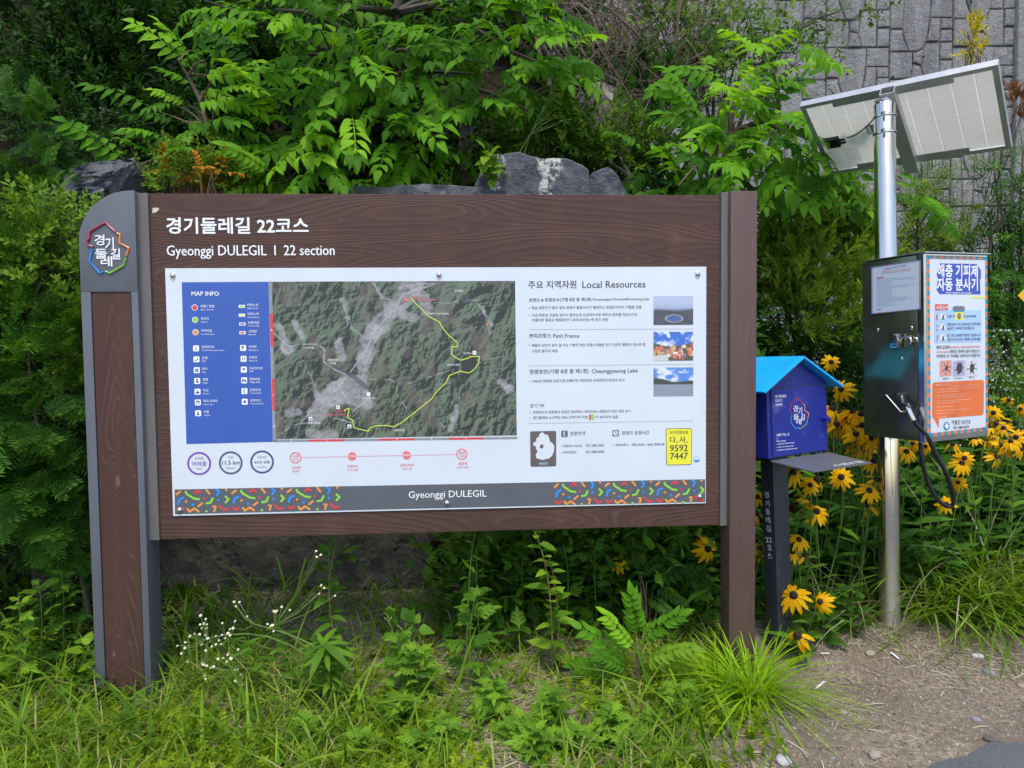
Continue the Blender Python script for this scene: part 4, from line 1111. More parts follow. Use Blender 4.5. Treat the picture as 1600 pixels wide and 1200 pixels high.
mb.mi = 2; QF.line(mb, [z8(722,1080), z8(746,1078)], .003, .0008); mb.mi = 3; QF.line(mb, [z8(722,1090), z8(746,1088)], .004, .0008)
mb.build('poster_mark', [M['teal_ink'], M['white_ink'], M['pink_ink'], M['navy_ink']], poster)
# small notice on the left face
NF = Face(DB, 0, cx0, -1); mb = MB()
nq = [z8(82,141), z8(368,98), z8(366,388), z8(84,415)]
a, b = NF.p(*nq[0]), NF.p(*nq[2])
P = [NF.p(*q) for q in nq]; 
mb.hexa([p+Vector((-.0022,0,0)) for p in P], [p+Vector((-.0004,0,0)) for p in P])
notice = mb.build('notice_sheet', M['panel'], cab)
NF = Face(DB, 0, cx0-.0022, -1); mb = MB()
def lerp(a, b, t): return (a[0]+(b[0]-a[0])*t, a[1]+(b[1]-a[1])*t)
for i in range(4):
    a, b = nq[i], nq[(i+1) % 4]; n = 15
    for k in range(n):
        mb.mi = k % 2; s_, e_ = lerp(a, b, k/n), lerp(a, b, (k+1)/n); ctr = lerp(nq[0], nq[2], .5)
        NF.quad(mb, s_, e_, lerp(e_, ctr, .035), lerp(s_, ctr, .035), lift=.0006)
mb.build('notice_border', [M['sky_ink'], M['coral_ink']], notice)
mb = MB(); mb.mi = 0
NF.text(mb, '본 제품에 사용하는 기피제는', z8(152,158), z8(286,134), .0007, .012)
for y, c in [(163,1),(172,1)]:
    mb.mi = c; NF.line(mb, [z8(142,y+4), z8(312,y-14)], .0016, .0007, caps=False)
mb.mi = 1; NF.line(mb, [z8(112,204), z8(152,199)], .006, .0007, caps=False); NF.line(mb, [z8(112,388), z8(138,386)], .005, .0007, caps=False)
mb.mi = 0; rr = random.Random(9)
for k in range(19):
    y = 214+k*8.6; e = rr.choice([.35,.5,.75,.95])
    x = 114
    while x < 114+220*e:
        w = rr.uniform(8, 26); NF.line(mb, [z8(x, y-(x-114)*.085*(1-k*.012)), z8(x+w, y-(x+w-114)*.085*(1-k*.012))], .0012, .0007, caps=False); x += w+4
mb.build('notice_lettering', [plain('blue grey small print', (.16,.22,.45), .5), M['pink_ink']], notice)
# hasp with combination padlock, dents, handle bracket
KF = Face(DB, 0, cx0, -1); cxp = lambda x, y, l=0.0: KF.p(*z8(x, y), l)
mb = MB(); a, b = cxp(330,565), cxp(402,560)
mb.box(cx0-.004, cx0, a.y, cy0+.0, a.z-.012, a.z+.012); mb.box(cx0-.018, cx0-.004, a.y+.004, a.y+.014, a.z-.016, a.z+.020); mb.build('hasp', M['steel'], cab, bevel=.001)
ps = []
c0 = cxp(300,575)
for t in np.linspace(-.2, 2*math.pi*.78, 16): ps.append((cx0-.022, c0.y+.026*math.cos(t)-.004, c0.z+.020*math.sin(t)))
mb = MB(); mb.tube(ps, .004, 8); shk = mb
lock0 = cxp(244,572)
lk = MB(); lk.box(cx0-.036, cx0-.010, lock0.y-.020, lock0.y+.022, lock0.z-.031, lock0.z+.033)
plock = lk.build('padlock', M['steel'], cab, bevel=.005, smooth=True)
shk.build('shackle', M['steel'], plock, smooth=True)
mb = MB()
for k in range(4): mb.box(cx0-.0385, cx0-.0365, lock0.y-.015, lock0.y+.008, lock0.z-.024+k*.013, lock0.z-.017+k*.013)
mb.build('dial_ring', M['charcoal'], plock)
mb = MB()
for x, y in [(336,612),(352,611),(368,610),(340,625),(356,624)]: q = cxp(x,y); mb.tube([q, q+Vector((-.0012,0,0))], .0035, 8)
mb.build('vent_hole', M['charcoal'], cab)
mb = MB()
for x, y in [(115,510),(312,497),(255,678)]: q = cxp(x,y); mb.dome(q, (-1,0,0), .010, .003, 12)
mb.build('dent', M['steel'], cab, smooth=True)
h = [cxp(262,884,.0), cxp(196,884,.0), cxp(285,985,.0), cxp(300,985,0)]
h2 = [h[0], h[0]+Vector((-.03,0,0)), h[1]+Vector((-.034,0,0)), h[2]+Vector((-.034,0,0)), h[3]+Vector((-.02,0,0)), h[3]]
mb = MB(); mb.tube(h2, .0045, 8); mb.build('gun_holder', M['steel'], cab, smooth=True)
g = [cxp(285,905,.03), cxp(300,940,.035), cxp(330,945,.035), cxp(348,1030,.03), cxp(362,1046,.03)]
M['rubber'] = plain('black rubber', (.012,.012,.014), .45); 
mb = MB(); mb.tube([g[0]+Vector((0,0,.012)), g[0], g[1]], [.008,.014,.011], 10); mb.tube([g[1], g[2], cxp(338,965,.035)], [.011,.012,.010], 10)
mb.tube([cxp(290,960,.02), cxp(286,1012,.02)], [.008,.006], 8)
gun = mb.build('spray_gun', plain('dark chromed metal', (.10,.10,.11), .25, metal=.8), dsp, smooth=True)
mb = MB(); q0, q1 = cxp(322,950,.036), cxp(362,1040,.036); dd = (q1-q0).normalized(); mb.tube([q0, q0+dd*.005, q1-dd*.005, q1], [.008,.0125,.0125,.010], 12); mb.build('gun_handle', M['steel'], gun, smooth=True)
mb = MB(); mb.tube([cxp(312,955,.028), cxp(318,1000,.022), cxp(345,1042,.028)], .003, 6); mb.build('trigger', M['steel'], gun, smooth=True)
zs = lambda x, y: (x*220/1015+1340, y*260/1200+560)
hp = [(440,455,-.012),(500,560,-.015),(560,680,-.02),(620,790,-.03),(665,900,-.03),(690,1000,-.02),(685,1055,-.01),(650,1068,0),(600,1040,.01),(545,970,.02),(500,870,.03),(470,760,.035),(455,660,.04),(456,600,.045)]
hpts = [DB.pix(*zs(x,y), 1, cy0+.02+d*1.2) for x, y, d in hp]
hpts = [g[4]] + hpts[1:] 
# smooth the hose
def spline(P, n=6):
    P = [Vector(p) for p in P]; out = []
    for i in range(len(P)-1):
        a, b, c, d = P[max(i-1,0)], P[i], P[i+1], P[min(i+2,len(P)-1)]
        for k in range(n):
            t = k/n; out.append(.5*((2*b)+(c-a)*t+(2*a-5*b+4*c-d)*t*t+(3*b-a-3*c+d)*t**3))
    return out + [P[-1]]
mb = MB(); mb.tube(spline(hpts), .0095, 10); mb.build('hose', M['rubber'], dsp, smooth=True)
q = hpts[-1]; mb = MB(); mb.tube([q+Vector((0,0,-.012)), q+Vector((0,0,.03))], .0115, 12); mb.build('hose_fitting', M['steel'], dsp, smooth=True)

# solar panel, seen from below: level near edge, far edge lower
SC = 1.06
sol = [CAM + SC*(Vector(p)-CAM) for p in [(1.47152631,3.60071652,2.69184389),(2.05761345,3.0286418,2.68912242),(2.35399712,3.39928348,2.44130918),(1.76790998,3.9713582,2.44403065)]]
sol[2] = sol[1] + (sol[3]-sol[0])                       # true parallelogram
L = [DB.loc(p) for p in sol]
A, Bv, Dv = L[0], (L[1]-L[0]), (L[3]-L[0])
bh, dh = Bv.normalized(), Dv.normalized(); q_ = bh.dot(dh)/2
Xn = (bh - dh*q_).normalized(); Yn = (dh - bh*q_); Yn = (Yn - Xn*Yn.dot(Xn)).normalized(); A = A + (Bv+Dv)*.5 - Xn*Bv.length*.5 - Yn*Dv.length*.5
Nn = Xn.cross(Yn)
if Nn.z < 0: Nn = -Nn
W_, H_ = Bv.length, Dv.length
S3 = lambda u, v, h=0.0: A + Xn*u + Yn*v + Nn*h
def slab(mb, u0, u1, v0, v1, h0, h1): mb.hexa([S3(u0,v0,h0),S3(u1,v0,h0),S3(u1,v1,h0),S3(u0,v1,h0)], [S3(u0,v0,h1),S3(u1,v0,h1),S3(u1,v1,h1),S3(u0,v1,h1)])
M['alu'] = plain('anodised aluminium', (.50,.51,.52), .38, metal=.55, var=.06, scale=8)
def sheet_mat(name, col, thru):
    m, nt, bs = new_mat(name); n = noise(nt, coords(nt), 3, 3); c = ramp(nt, n, [(.3, tuple(x*.95 for x in col)), (.7, col)])
    t = node(nt, "ShaderNodeBsdfTranslucent"); ms = node(nt, "ShaderNodeMixShader"); ms.inputs[0].default_value = thru
    nt.links.new(c, bs.inputs['Base Color']); nt.links.new(c, t.inputs['Color']); bs.inputs['Roughness'].default_value = .4
    nt.links.new(bs.outputs[0], ms.inputs[1]); nt.links.new(t.outputs[0], ms.inputs[2]); nt.links.new(ms.outputs[0], nt.nodes["Material Output"].inputs[0]); return m
M['backsheet'] = sheet_mat('cream backsheet', (.80,.78,.72), .62)
M['cell_gap'] = sheet_mat('white cell gaps', (.95,.94,.90), .66)
M['laminate'] = sheet_mat('light passing solar cells', (.88,.87,.85), .95)  # cells and backsheet pass light, put in to brighten the underside
ft = .034
nu, nv = 9, 4
mb = MB()
for k in range(nu):
    for j in range(nv): slab(mb, W_*k/nu+.0016, W_*(k+1)/nu-.0016, H_*j/nv+.0016, H_*(j+1)/nv-.0016, .0205, .0225)
sp_ = mb.build('solar_panel', M['laminate'], dsp)
mb = MB(); us = [.012]; vs_ = [.012]
for k in range(1, nu): us += [W_*k/nu-.0022, W_*k/nu+.0022]
for k in range(1, nv): vs_ += [H_*k/nv-.0022, H_*k/nv+.0022]
us.append(W_-.012); vs_.append(H_-.012)
for a in range(len(us)-1):
    for b in range(len(vs_)-1):
        mb.mi = 1 if (a % 2 or b % 2) else 0
        mb.poly([S3(us[a],vs_[b],.0185), S3(us[a+1],vs_[b],.0185), S3(us[a+1],vs_[b+1],.0185), S3(us[a],vs_[b+1],.0185)])
bk = mb.build('backsheet', [M['backsheet'], M['cell_gap']], sp_)
mb = MB()
slab(mb, 0, W_, -.002, .0018, 0, ft); slab(mb, 0, W_, H_+.0002, H_+.004, 0, ft); slab(mb, -.0022, -.0002, -.002, H_+.004, 0, ft); slab(mb, W_+.0002, W_+.0022, -.002, H_+.004, 0, ft)
slab(mb, 0, W_, .002, .022, 0, .002); slab(mb, 0, W_, H_-.022, H_, 0, .002); slab(mb, 0, .022, .0222, H_-.0222, 0, .002); slab(mb, W_-.022, W_, .0222, H_-.0222, 0, .002)
mb.build('panel_frame', M['alu'], sp_)
def hit(px, py, h=0.0):
    """Where the sight line meets the panel's underside."""
    o = DB.o; d = DB.I.to_3x3() @ ray(px, py); t = (S3(0,0,h)-o).dot(Nn)/d.dot(Nn); p = o+d*t-A; return p.dot(Xn), p.dot(Yn)
zb7 = lambda x, y: (x/4.2105+1220, y/4.2105+80)
u, v_ = hit(*zb7(345,590), .018)
mb = MB(); slab(mb, u-.036, u+.036, v_-.034, v_+.034, -.006, .0176); jb = mb.build('junction_box', M['rubber'], sp_, bevel=.004)
mb = MB(); 
for dv in (-.012, .014): mb.tube([S3(u+.036, v_+dv, .004), S3(u+.066, v_+dv*.8, .004)], [.008,.006], 8)
mb.build('cable_gland', M['rubber'], jb)
cpts = [(435,570,-.002),(500,545,-.02),(580,480,-.03),(650,400,-.03),(705,335,-.015)]
mb = MB(); mb.tube(spline([S3(*hit(*zb7(x,y), h), h) for x, y, h in cpts]), .0036, 6); mb.build('cable', M['rubber'], sp_, smooth=True)
u, v_ = hit(*zb7(612,512), .0175); mb = MB(); mb.poly([S3(u+a, v_+b, .0174) for a, b in [(-.035,-.035),(.035,-.035),(.035,.035),(-.035,.035)]]); mb.build('rating_label', plain('grey blue label', (.13,.23,.30), .5), sp_)
mb = MB(); mb.poly([S3(u+a, v_+b, .0170) for a, b in [(-.03,-.03),(-.012,-.03),(-.012,.03),(-.03,.03)]]); mb.build('label_print', M['white_ink'], sp_)
# mounting channel along the slope, and two long brackets
uc, vc = hit(*zb7(745,280), 0); ue, ve = hit(*zb7(850,760), 0)
uc = (uc+ue)/2
mb = MB(); t_ = .003; w_ = .032; hh = .045
slab(mb, uc-w_, uc+w_, -.012, H_+.035, -hh, -hh+t_); slab(mb, uc-w_, uc-w_+t_, -.012, H_+.035, -hh+t_+.0001, -.0005); slab(mb, uc+w_-t_, uc+w_, -.012, H_+.035, -hh+t_+.0001, -.0005); slab(mb, uc-w_+t_+.0001, uc+w_-t_-.0001, -.0115, H_+.03, -.0035, -.0006)
mb.build('mounting_channel', M['alu'], sp_)
mb = MB(); slab(mb, uc-.27, uc+.27, .0222, .052, -.0004, .0014); mb.build('mounting_rail', M['alu'], sp_); mb = MB(); slab(mb, uc-.27, uc+.27, H_-.052, H_-.0222, -.0004, .0014); mb.build('mounting_rail', M['alu'], sp_)
mb = MB(); tp = S3(uc, .07, -hh); mb.tube([(0,0,ptop), Vector((0,0,ptop))*.5+tp*.5, tp], .03, 12); mb.box(-.052, .052, -.012, .012, ptop-.0, ptop+.012); mb.build('pole_bracket', M['steel'], dsp)

# ================================================================== YELLOW ROAD SIGN at the right edge
rp = at(1606, 462, 4.9); RF = Frame((rp.x, 4.9, float(gz(rp.x, 4.9))), rad(0))
rs = thing('road_sign', 'yellow diamond road sign at the right edge among the evergreen branches', 'road sign', RF)
hgt = rp.z - RF.M.translation.z; hw = .083
mb = MB(); mb.prism([(-hw,hgt),(0,hgt-hw),(hw,hgt),(0,hgt+hw)], -.02, -.016)
pl = mb.build('sign_plate', plain('road sign yellow', (.80,.42,.02), .4), rs)
mb = MB(); mb.tube([(0,.012,-.2),(0,.012,hgt+.02)], .028, 14); mb.build('sign_post', M['steel'], rs, smooth=True)
mb = MB(); mb.poly([(-.035,-.0206,hgt-.01),(-.02,-.0206,hgt-.02),(.03,-.0206,hgt+.0),(.02,-.0206,hgt+.03),(-.03,-.0206,hgt+.02)]); mb.build('sign_symbol', M['dark_ink'], pl)
# ================================================================== PLANTS: leaf shapes
class Tm:
    """A small triangle template: x across, y along, z up."""
    def __init__(s, v, t, tint=None): 
        s.v = np.asarray(v, float).reshape(-1,3); s.t = np.asarray(t, int).reshape(-1,3)
        s.c = np.zeros(len(s.v)) if tint is None else np.broadcast_to(np.asarray(tint, float), (len(s.v),)).copy()
def nrm(a): return a/np.maximum(1e-9, np.linalg.norm(a, axis=-1, keepdims=True))
def place(tm, pos, d, up, sc, tint):
    pos, d, up = (np.atleast_2d(np.asarray(q, float)) for q in (pos, d, up)); sc = np.broadcast_to(np.asarray(sc, float), (len(pos),)); tint = np.broadcast_to(np.asarray(tint, float), (len(pos),))
    d = nrm(d); x = nrm(np.cross(d, up)); z = np.cross(x, d)
    V = pos[:,None,:] + sc[:,None,None]*(tm.v[None,:,0:1]*x[:,None,:] + tm.v[None,:,1:2]*d[:,None,:] + tm.v[None,:,2:3]*z[:,None,:])
    T = tm.t[None] + (np.arange(len(pos))*len(tm.v))[:,None,None]
    return V.reshape(-1,3), T.reshape(-1,3), np.clip(tint[:,None]+tm.c[None,:], 0, 1).ravel()
def join(parts):
    V, T, C, o = [], [], [], 0
    for v, t, c in parts:
        if len(v) == 0: continue
        V.append(v); T.append(t+o); C.append(c); o += len(v)
    return np.concatenate(V), np.concatenate(T), np.concatenate(C)
def as_tm(parts): return Tm(*join(parts))
def scatter(tms, pos, d, up, sc, tint, rng):
    pos = np.asarray(pos); k = rng.integers(len(tms), size=len(pos)); out = []
    sc = np.broadcast_to(np.asarray(sc, float), (len(pos),)); tint = np.broadcast_to(np.asarray(tint, float), (len(pos),))
    for i, tm in enumerate(tms):
        m_ = k == i
        if m_.any(): out.append(place(tm, pos[m_], np.asarray(d)[m_], np.asarray(up)[m_], sc[m_], tint[m_]))
    return out
def leaf(w=.45, fold=.12, droop=.25, wide=.4, teeth=False):
    """Leaf of length 1 and full width w, folded along its midrib, tip drooping."""
    z = lambda y: -droop*y*y
    a, b = wide, min(.86, wide+.34)
    v = [(0,0,0), (-w/2*.95,a,z(a)+fold*w), (0,a,z(a)), (w/2*.95,a,z(a)+fold*w), (-w/2*.6,b,z(b)+fold*w*.5), (0,b,z(b)), (w/2*.6,b,z(b)+fold*w*.5), (0,1,z(1)), (-w/2*.72,a*.45,fold*w*.8), (w/2*.72,a*.45,fold*w*.8)]
    return Tm(v, [(0,2,8),(8,2,1),(0,9,2),(9,3,2),(1,2,5),(1,5,4),(2,3,6),(2,6,5),(4,5,7),(5,6,7)])
def dia(w=.4, droop=.15): return Tm([(0,0,0),(-w/2,.45,-droop*.2),(w/2,.45,-droop*.2),(0,1,-droop)], [(0,2,1),(1,2,3)])
def strip(p0, p1, w): return Tm([(p0[0]-w,p0[1],p0[2]),(p0[0]+w,p0[1],p0[2]),(p1[0]-w*.6,p1[1],p1[2]),(p1[0]+w*.6,p1[1],p1[2])], [(0,1,3),(0,3,2)])
def t1(tm, pos, d, up, sc, tint=0.0): return place(tm, [pos], [d], [up], sc, tint)
def compound(rng, pairs=5, ll=.3, lw=.42, droop=.3):
    """Feather leaf of length 1 with paired drooping leaflets."""
    P = []; ax = lambda y: np.array([0, y*(1-.08*y), -droop*y*y])
    for k in range(3): P.append(t1(strip(ax(k/3*.98), ax((k+1)/3*.98), .007), (0,0,0), (0,1,0), (0,0,1), 1.0, -.1))
    lf = [leaf(lw, .16, dr, .38) for dr in (.18,.35,.5)]
    for k in range(pairs):
        y = .22 + .70*k/(pairs-1+.3)
        for sd_ in (-1, 1):
            an = rad(62-22*k/pairs) + rng.normal()*.10
            dd = (sd_*math.sin(an), math.cos(an), -.22-.30*rng.random())
            P.append(t1(lf[rng.integers(3)], ax(y)+np.array([sd_*.01, rng.normal()*.01, 0]), dd, (rng.normal()*.2, .25, 1), ll*(1.0-.25*abs(k/pairs-.5)), rng.normal()*.06))
    P.append(t1(lf[1], ax(.97), (rng.normal()*.15, 1, -.5), (0,.2,1), ll*1.05, .05))
    return as_tm(P)
def sprig(rng, n=11, ll=.26, lw=.5, spread=55, shape=None, stem=.008):
    """Straight twig of length 1 with leaves set around it."""
    P = [t1(strip((0,0,0),(0,1,0),stem), (0,0,0), (0,1,0), (0,0,1), 1.0, -.3)]
    for k in range(n):
        y = .1+.9*k/n; a = k*2.4+rng.random(); s_ = math.radians(spread)*(1-.45*k/n)
        d = (math.sin(s_)*math.cos(a), math.cos(s_), math.sin(s_)*math.sin(a))
        P.append(t1(shape or leaf(lw,.1,.2,.5), (0,y,0), d, (-d[0]*.5, .6, 1-d[2]*.5), ll*(.8+.4*rng.random()), rng.normal()*.07 + .12*(k/n-.4)))
    return as_tm(P)
def needle_spray(rng, pairs=15, ll=.20, lw=.14, sides=5):
    """Flat spray of a yew: main twig and side twigs with two rows of needles."""
    P = []; nd = dia(lw, .1)
    def twig(o, d, L, n, t0):
        d = np.array(d, float); d /= np.linalg.norm(d); x = np.cross(d, (0,0,1)); x /= np.linalg.norm(x)
        P.append(t1(strip((0,0,0),(0,L,0),.006), o, d, (0,0,1), 1.0, -.2))
        for k in range(n):
            y = L*(k+.5)/n
            for s_ in (-1,1):
                dd = d*.62 + x*s_*.8 + np.array([0,0,.18*rng.normal()+.12]); P.append(t1(nd, o+d*y, dd, (0,0,1), ll*(1-.35*k/n), t0+.42*(k/n)-.08+rng.normal()*.04))
    twig(np.zeros(3), (0,1,-.08), 1.0, pairs, 0)
    for k in range(sides):
        y = .12+.62*k/sides; s_ = -1 if k % 2 else 1
        twig(np.array([0,y,-.04*y]), (s_*.75, .75, .1*rng.normal()), .48-.25*k/sides, max(4, int(pairs*.5)), .02)
    return as_tm(P)
def wisp(rng, n=22):
    """Thread-like juniper spray."""
    P = []
    for k in range(n):
        y = .05+.8*rng.random(); a = rng.random()*6.28; s_ = .35+.4*rng.random(); L = (.34-.2*y)*(.7+.6*rng.random())
        d = (math.sin(s_)*math.cos(a), math.cos(s_), math.sin(s_)*math.sin(a))
        P.append(t1(dia(.25,.0), (0,y,0), d, (rng.normal(), rng.normal(), 1), L, .2*y+rng.normal()*.08))
        P.append(t1(dia(.3,.0), np.array([0,y,0])+np.array(d)*L*.5, (d[0]+rng.normal()*.5, d[1], d[2]+rng.normal()*.5), (rng.normal(), rng.normal(), 1), L*.4, .15))
    P.append(t1(strip((0,0,0),(0,1,0),.008), (0,0,0), (0,1,0), (0,0,1), 1.0, -.2))
    return as_tm(P)
def lobed(rng, pairs=3):
    """Deeply cut mugwort leaf, length 1."""
    P = []; lf = leaf(.30,.06,.15,.45)
    for k in range(pairs):
        y = .18+.42*k/pairs
        for s_ in (-1,1):
            an = rad(48-6*k); L = .42-.04*k
            P.append(t1(lf, (0,y,-.02*y), (s_*math.sin(an), math.cos(an), -.08+.05*rng.normal()), (0,0,1), L, rng.normal()*.03))
            P.append(t1(lf, (s_*.12,y+.12,-.03), (s_*math.sin(an+.5), math.cos(an+.5), -.1), (0,0,1), L*.5, 0))
    P.append(t1(leaf(.34,.08,.25,.45), (0,.42,-.03), (0,1,-.1), (0,0,1), .58, 0)); P.append(t1(leaf(.22,.0,.05,.5), (0,0,0), (0,1,0), (0,0,1), .75, -.02))
    return as_tm(P)
def blade(bend=.5, w=.03, n=4):
    """Grass blade of length 1 arching over."""
    v = []; t = []
    for k in range(n):
        u = k/n; y = u*(1-bend*.25*u); z = -bend*u*u; ww = w*(1-.6*u); v += [(-ww,y,z),(ww,y,z+.004)]
    v.append((0, 1-bend*.25, -bend))
    for k in range(n-1): t += [(2*k,2*k+1,2*k+3),(2*k,2*k+3,2*k+2)]
    t.append((2*n-2, 2*n-1, 2*n)); return Tm(v, t)

R0 = np.random.default_rng(2)
ASH = [compound(R0, p, l, .53, dr) for p, l, dr in [(6,.255,.25),(7,.225,.35),(6,.25,.45),(5,.285,.3),(7,.23,.18)]]
AZA = [sprig(R0, 10, .34, .42, 60) for _ in range(4)]
BOX = [sprig(R0, 12, .22, .55, 62, dia(.6,.1)) for _ in range(4)]
YEW = [needle_spray(R0, 13, .23, .21, 5) for _ in range(4)]
JUN = [wisp(R0, 20) for _ in range(4)]
MUG = [lobed(R0, 3) for _ in range(4)]
LNC = [leaf(.26,.12,d_,.42) for d_ in (.1,.35,.6)]
OVL = [leaf(.5,.10,d_,.42) for d_ in (.1,.3,.5)]
HEART = [leaf(.85,.10,d_,.34) for d_ in (.1,.3)]
BLD = [blade(b, w) for b, w in [(.25,.022),(.55,.02),(.9,.02),(1.3,.02)]]
BLDT = [blade(b, w) for b, w in [(.35,.006),(.7,.006),(1.1,.006)]]
BLDB = [blade(b, w, 6) for b, w in [(.5,.016),(.9,.015),(1.3,.015),(1.7,.014)]]
BLDW = [blade(b, w) for b, w in [(.3,.034),(.6,.034),(1.0,.03)]]

L_ = {}
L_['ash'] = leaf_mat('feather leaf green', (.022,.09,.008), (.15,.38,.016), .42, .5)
L_['ashlit'] = leaf_mat('lit feather leaf', (.085,.26,.010), (.30,.58,.028), .45, .5)  # brighter copy of the feather leaf; the light on it is put into colour
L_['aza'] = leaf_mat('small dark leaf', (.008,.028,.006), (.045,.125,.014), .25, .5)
L_['box'] = leaf_mat('box leaf', (.04,.115,.014), (.20,.34,.030), .35, .45)
L_['yew'] = leaf_mat('yew needle', (.009,.042,.010), (.105,.27,.028), .28, .55)
L_['yewnew'] = leaf_mat('young yew needle', (.025,.085,.016), (.13,.27,.035), .3, .5)
L_['jun'] = leaf_mat('juniper scale', (.045,.12,.010), (.31,.46,.045), .35, .6)
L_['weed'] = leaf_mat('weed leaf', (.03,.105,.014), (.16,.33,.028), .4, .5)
L_['mug'] = leaf_mat('mugwort leaf', (.045,.14,.014), (.22,.41,.032), .38, .6)
L_['lime'] = leaf_mat('lime leaf', (.10,.24,.015), (.30,.46,.035), .45, .45)
L_['grass'] = leaf_mat('grass blade', (.06,.15,.012), (.28,.44,.035), .4, .5, (.42,.38,.16))
L_['bed'] = leaf_mat('shaded flower bed leaf', (.018,.070,.012), (.10,.24,.028), .35, .5)  # darker copy of the weed leaf; the bed's shade is put into colour
L_['midgrass'] = leaf_mat('arching grass blade', (.07,.17,.012), (.26,.42,.03), .42, .5, (.48,.42,.20))
L_['brightgrass'] = leaf_mat('bright sedge blade', (.14,.31,.008), (.38,.60,.022), .45, .4)
L_['straw'] = leaf_mat('dry straw', (.22,.185,.125), (.58,.51,.37), .2, .8)
L_['cover'] = leaf_mat('ground cover leaf', (.11,.23,.012), (.40,.53,.032), .4, .5)
L_['orange'] = leaf_mat('orange autumn leaf', (.30,.13,.015), (.60,.28,.03), .4, .5)
L_['dead'] = leaf_mat('dead brown needle', (.14,.055,.02), (.34,.15,.06), .2, .8)
L_['yellow'] = leaf_mat('yellow bloom', (.45,.38,.02), (.80,.70,.04), .4, .6)
L_['petal'] = leaf_mat('golden petal', (.80,.39,.004), (.95,.60,.012), .35, .45)
L_['white'] = leaf_mat('white bloom', (.62,.62,.56), (.85,.85,.80), .3, .6)
M['bark'] = plain('grey brown bark', (.075,.058,.045), .9, var=.3, scale=30, bmp=.6, bscale=60, stretch=(1,1,.3))
M['twig'] = plain('dry twig', (.15,.105,.075), .9, var=.25, scale=20)
M['palebark'] = plain('brown stem', (.16,.11,.07), .85, var=.2, scale=20)
M['stem'] = plain('green stem', (.12,.20,.035), .6, var=.2, scale=20)
M['redstem'] = plain('reddish weed stem', (.22,.13,.07), .7, var=.2, scale=20)

def ground(x, y): return float(gzr(x, y))
def blob_pts(c, r, n, clumps, rng, tight=.33):
    k = nrm(rng.normal(size=(clumps,3)))*(.35+.62*rng.random((clumps,1)))
    w = rng.integers(clumps, size=n); p = k[w] + rng.normal(size=(n,3))*tight
    return np.array(c) + p*np.array(r), p
def limb(a, b, rng, sag=.12, n=6):
    a, b = np.array(a), np.array(b); L = np.linalg.norm(b-a); off = rng.normal(size=3)*sag*L
    return [tuple(a+(b-a)*t + off*math.sin(math.pi*t) + np.array([0,0,.1*L*math.sin(math.pi*t)])) for t in np.linspace(0,1,n)]
def plant(name, label, cat, blobs, tms, mat, size, seed, base=None, trunk_r=.03, per=100, clumps=9, tight=.33, updir=.35, out=.8, tint=(.05,.75), group=None, wood='bark', face=.45, fork=.45, trunks=1, crown='crown', down=0.0):
    """blobs: (px, py, Y, rx, rz in photo pixels, depth radius m, count factor)."""
    rng = np.random.default_rng(seed); parts = []; cs = []
    for bl in blobs:
        px, py, Y, rx, rz_, ry = bl[:6]; q = bl[6] if len(bl) > 6 else 1.0
        c = at(px, py, Y); r = (rx*Y/FOC, ry, rz_*Y/FOC); n = max(4, int(per*q*r[0]*r[2]/(size*size)*.8))
        pos, p = blob_pts(c, r, n, clumps, rng, tight); cs.append((c, r))
        d = nrm(p)*out + np.array([0,-.12,updir-down]) + rng.normal(size=(n,3))*.4
        up = np.array([0,-face,1.0]) + rng.normal(size=(n,3))*.35
        parts += scatter(tms, pos, d, up, size*(.7+.6*rng.random(n)), tint[0]+(tint[1]-tint[0])*rng.random(n)**1.2, rng)
    cen = np.mean([np.array(c) for c, r in cs], 0)
    if base is None: base = (cen[0], cen[1]+.05)
    bz = ground(*base); B = Vector((base[0], base[1], bz))
    o = thing(name, label, cat, Frame(B), group)
    V, T, C = join(parts); np_mesh(crown, V-np.array(B), T, mat, o, tint=C)
    mb = MB()
    top = np.array([base[0]*(1-fork)+cen[0]*fork, base[1]*(1-fork)+cen[1]*fork, bz+max(.1, (cen[2]-bz)*fork)])
    for k in range(trunks):
        b0 = np.array([base[0], base[1], bz-.1]) + (rng.normal(size=3)*[.08,.05,0] if trunks > 1 else 0)
        tt = top + (rng.normal(size=3)*.12 if trunks > 1 else 0)
        pth = limb(b0, tt, rng, .05, 5); mb.tube([np.array(q)-np.array(B) for q in pth], list(np.linspace(trunk_r, trunk_r*.7, 5)), 8)
        for i, (c, r) in enumerate(cs):
            if i % trunks != k: continue
            pth = limb(tt, np.array(c), rng, .08, 6); mb.tube([np.array(q)-np.array(B) for q in pth], list(np.linspace(trunk_r*.6, .004, 6)), 6)
            for j in range(4):
                e = np.array(c) + nrm(rng.normal(size=3))*np.array(r)*.9
                mb.tube([np.array(q)-np.array(B) for q in limb(pth[3], e, rng, .1, 4)], [trunk_r*.25,.004,.003,.002], 4)
    mb.build('trunk' if trunks == 1 else 'stems', M[wood], o, smooth=True)
    return o

# ================================================================== PLANTS: the bank behind the board
g8 = 'shrubs and trees of the bank'
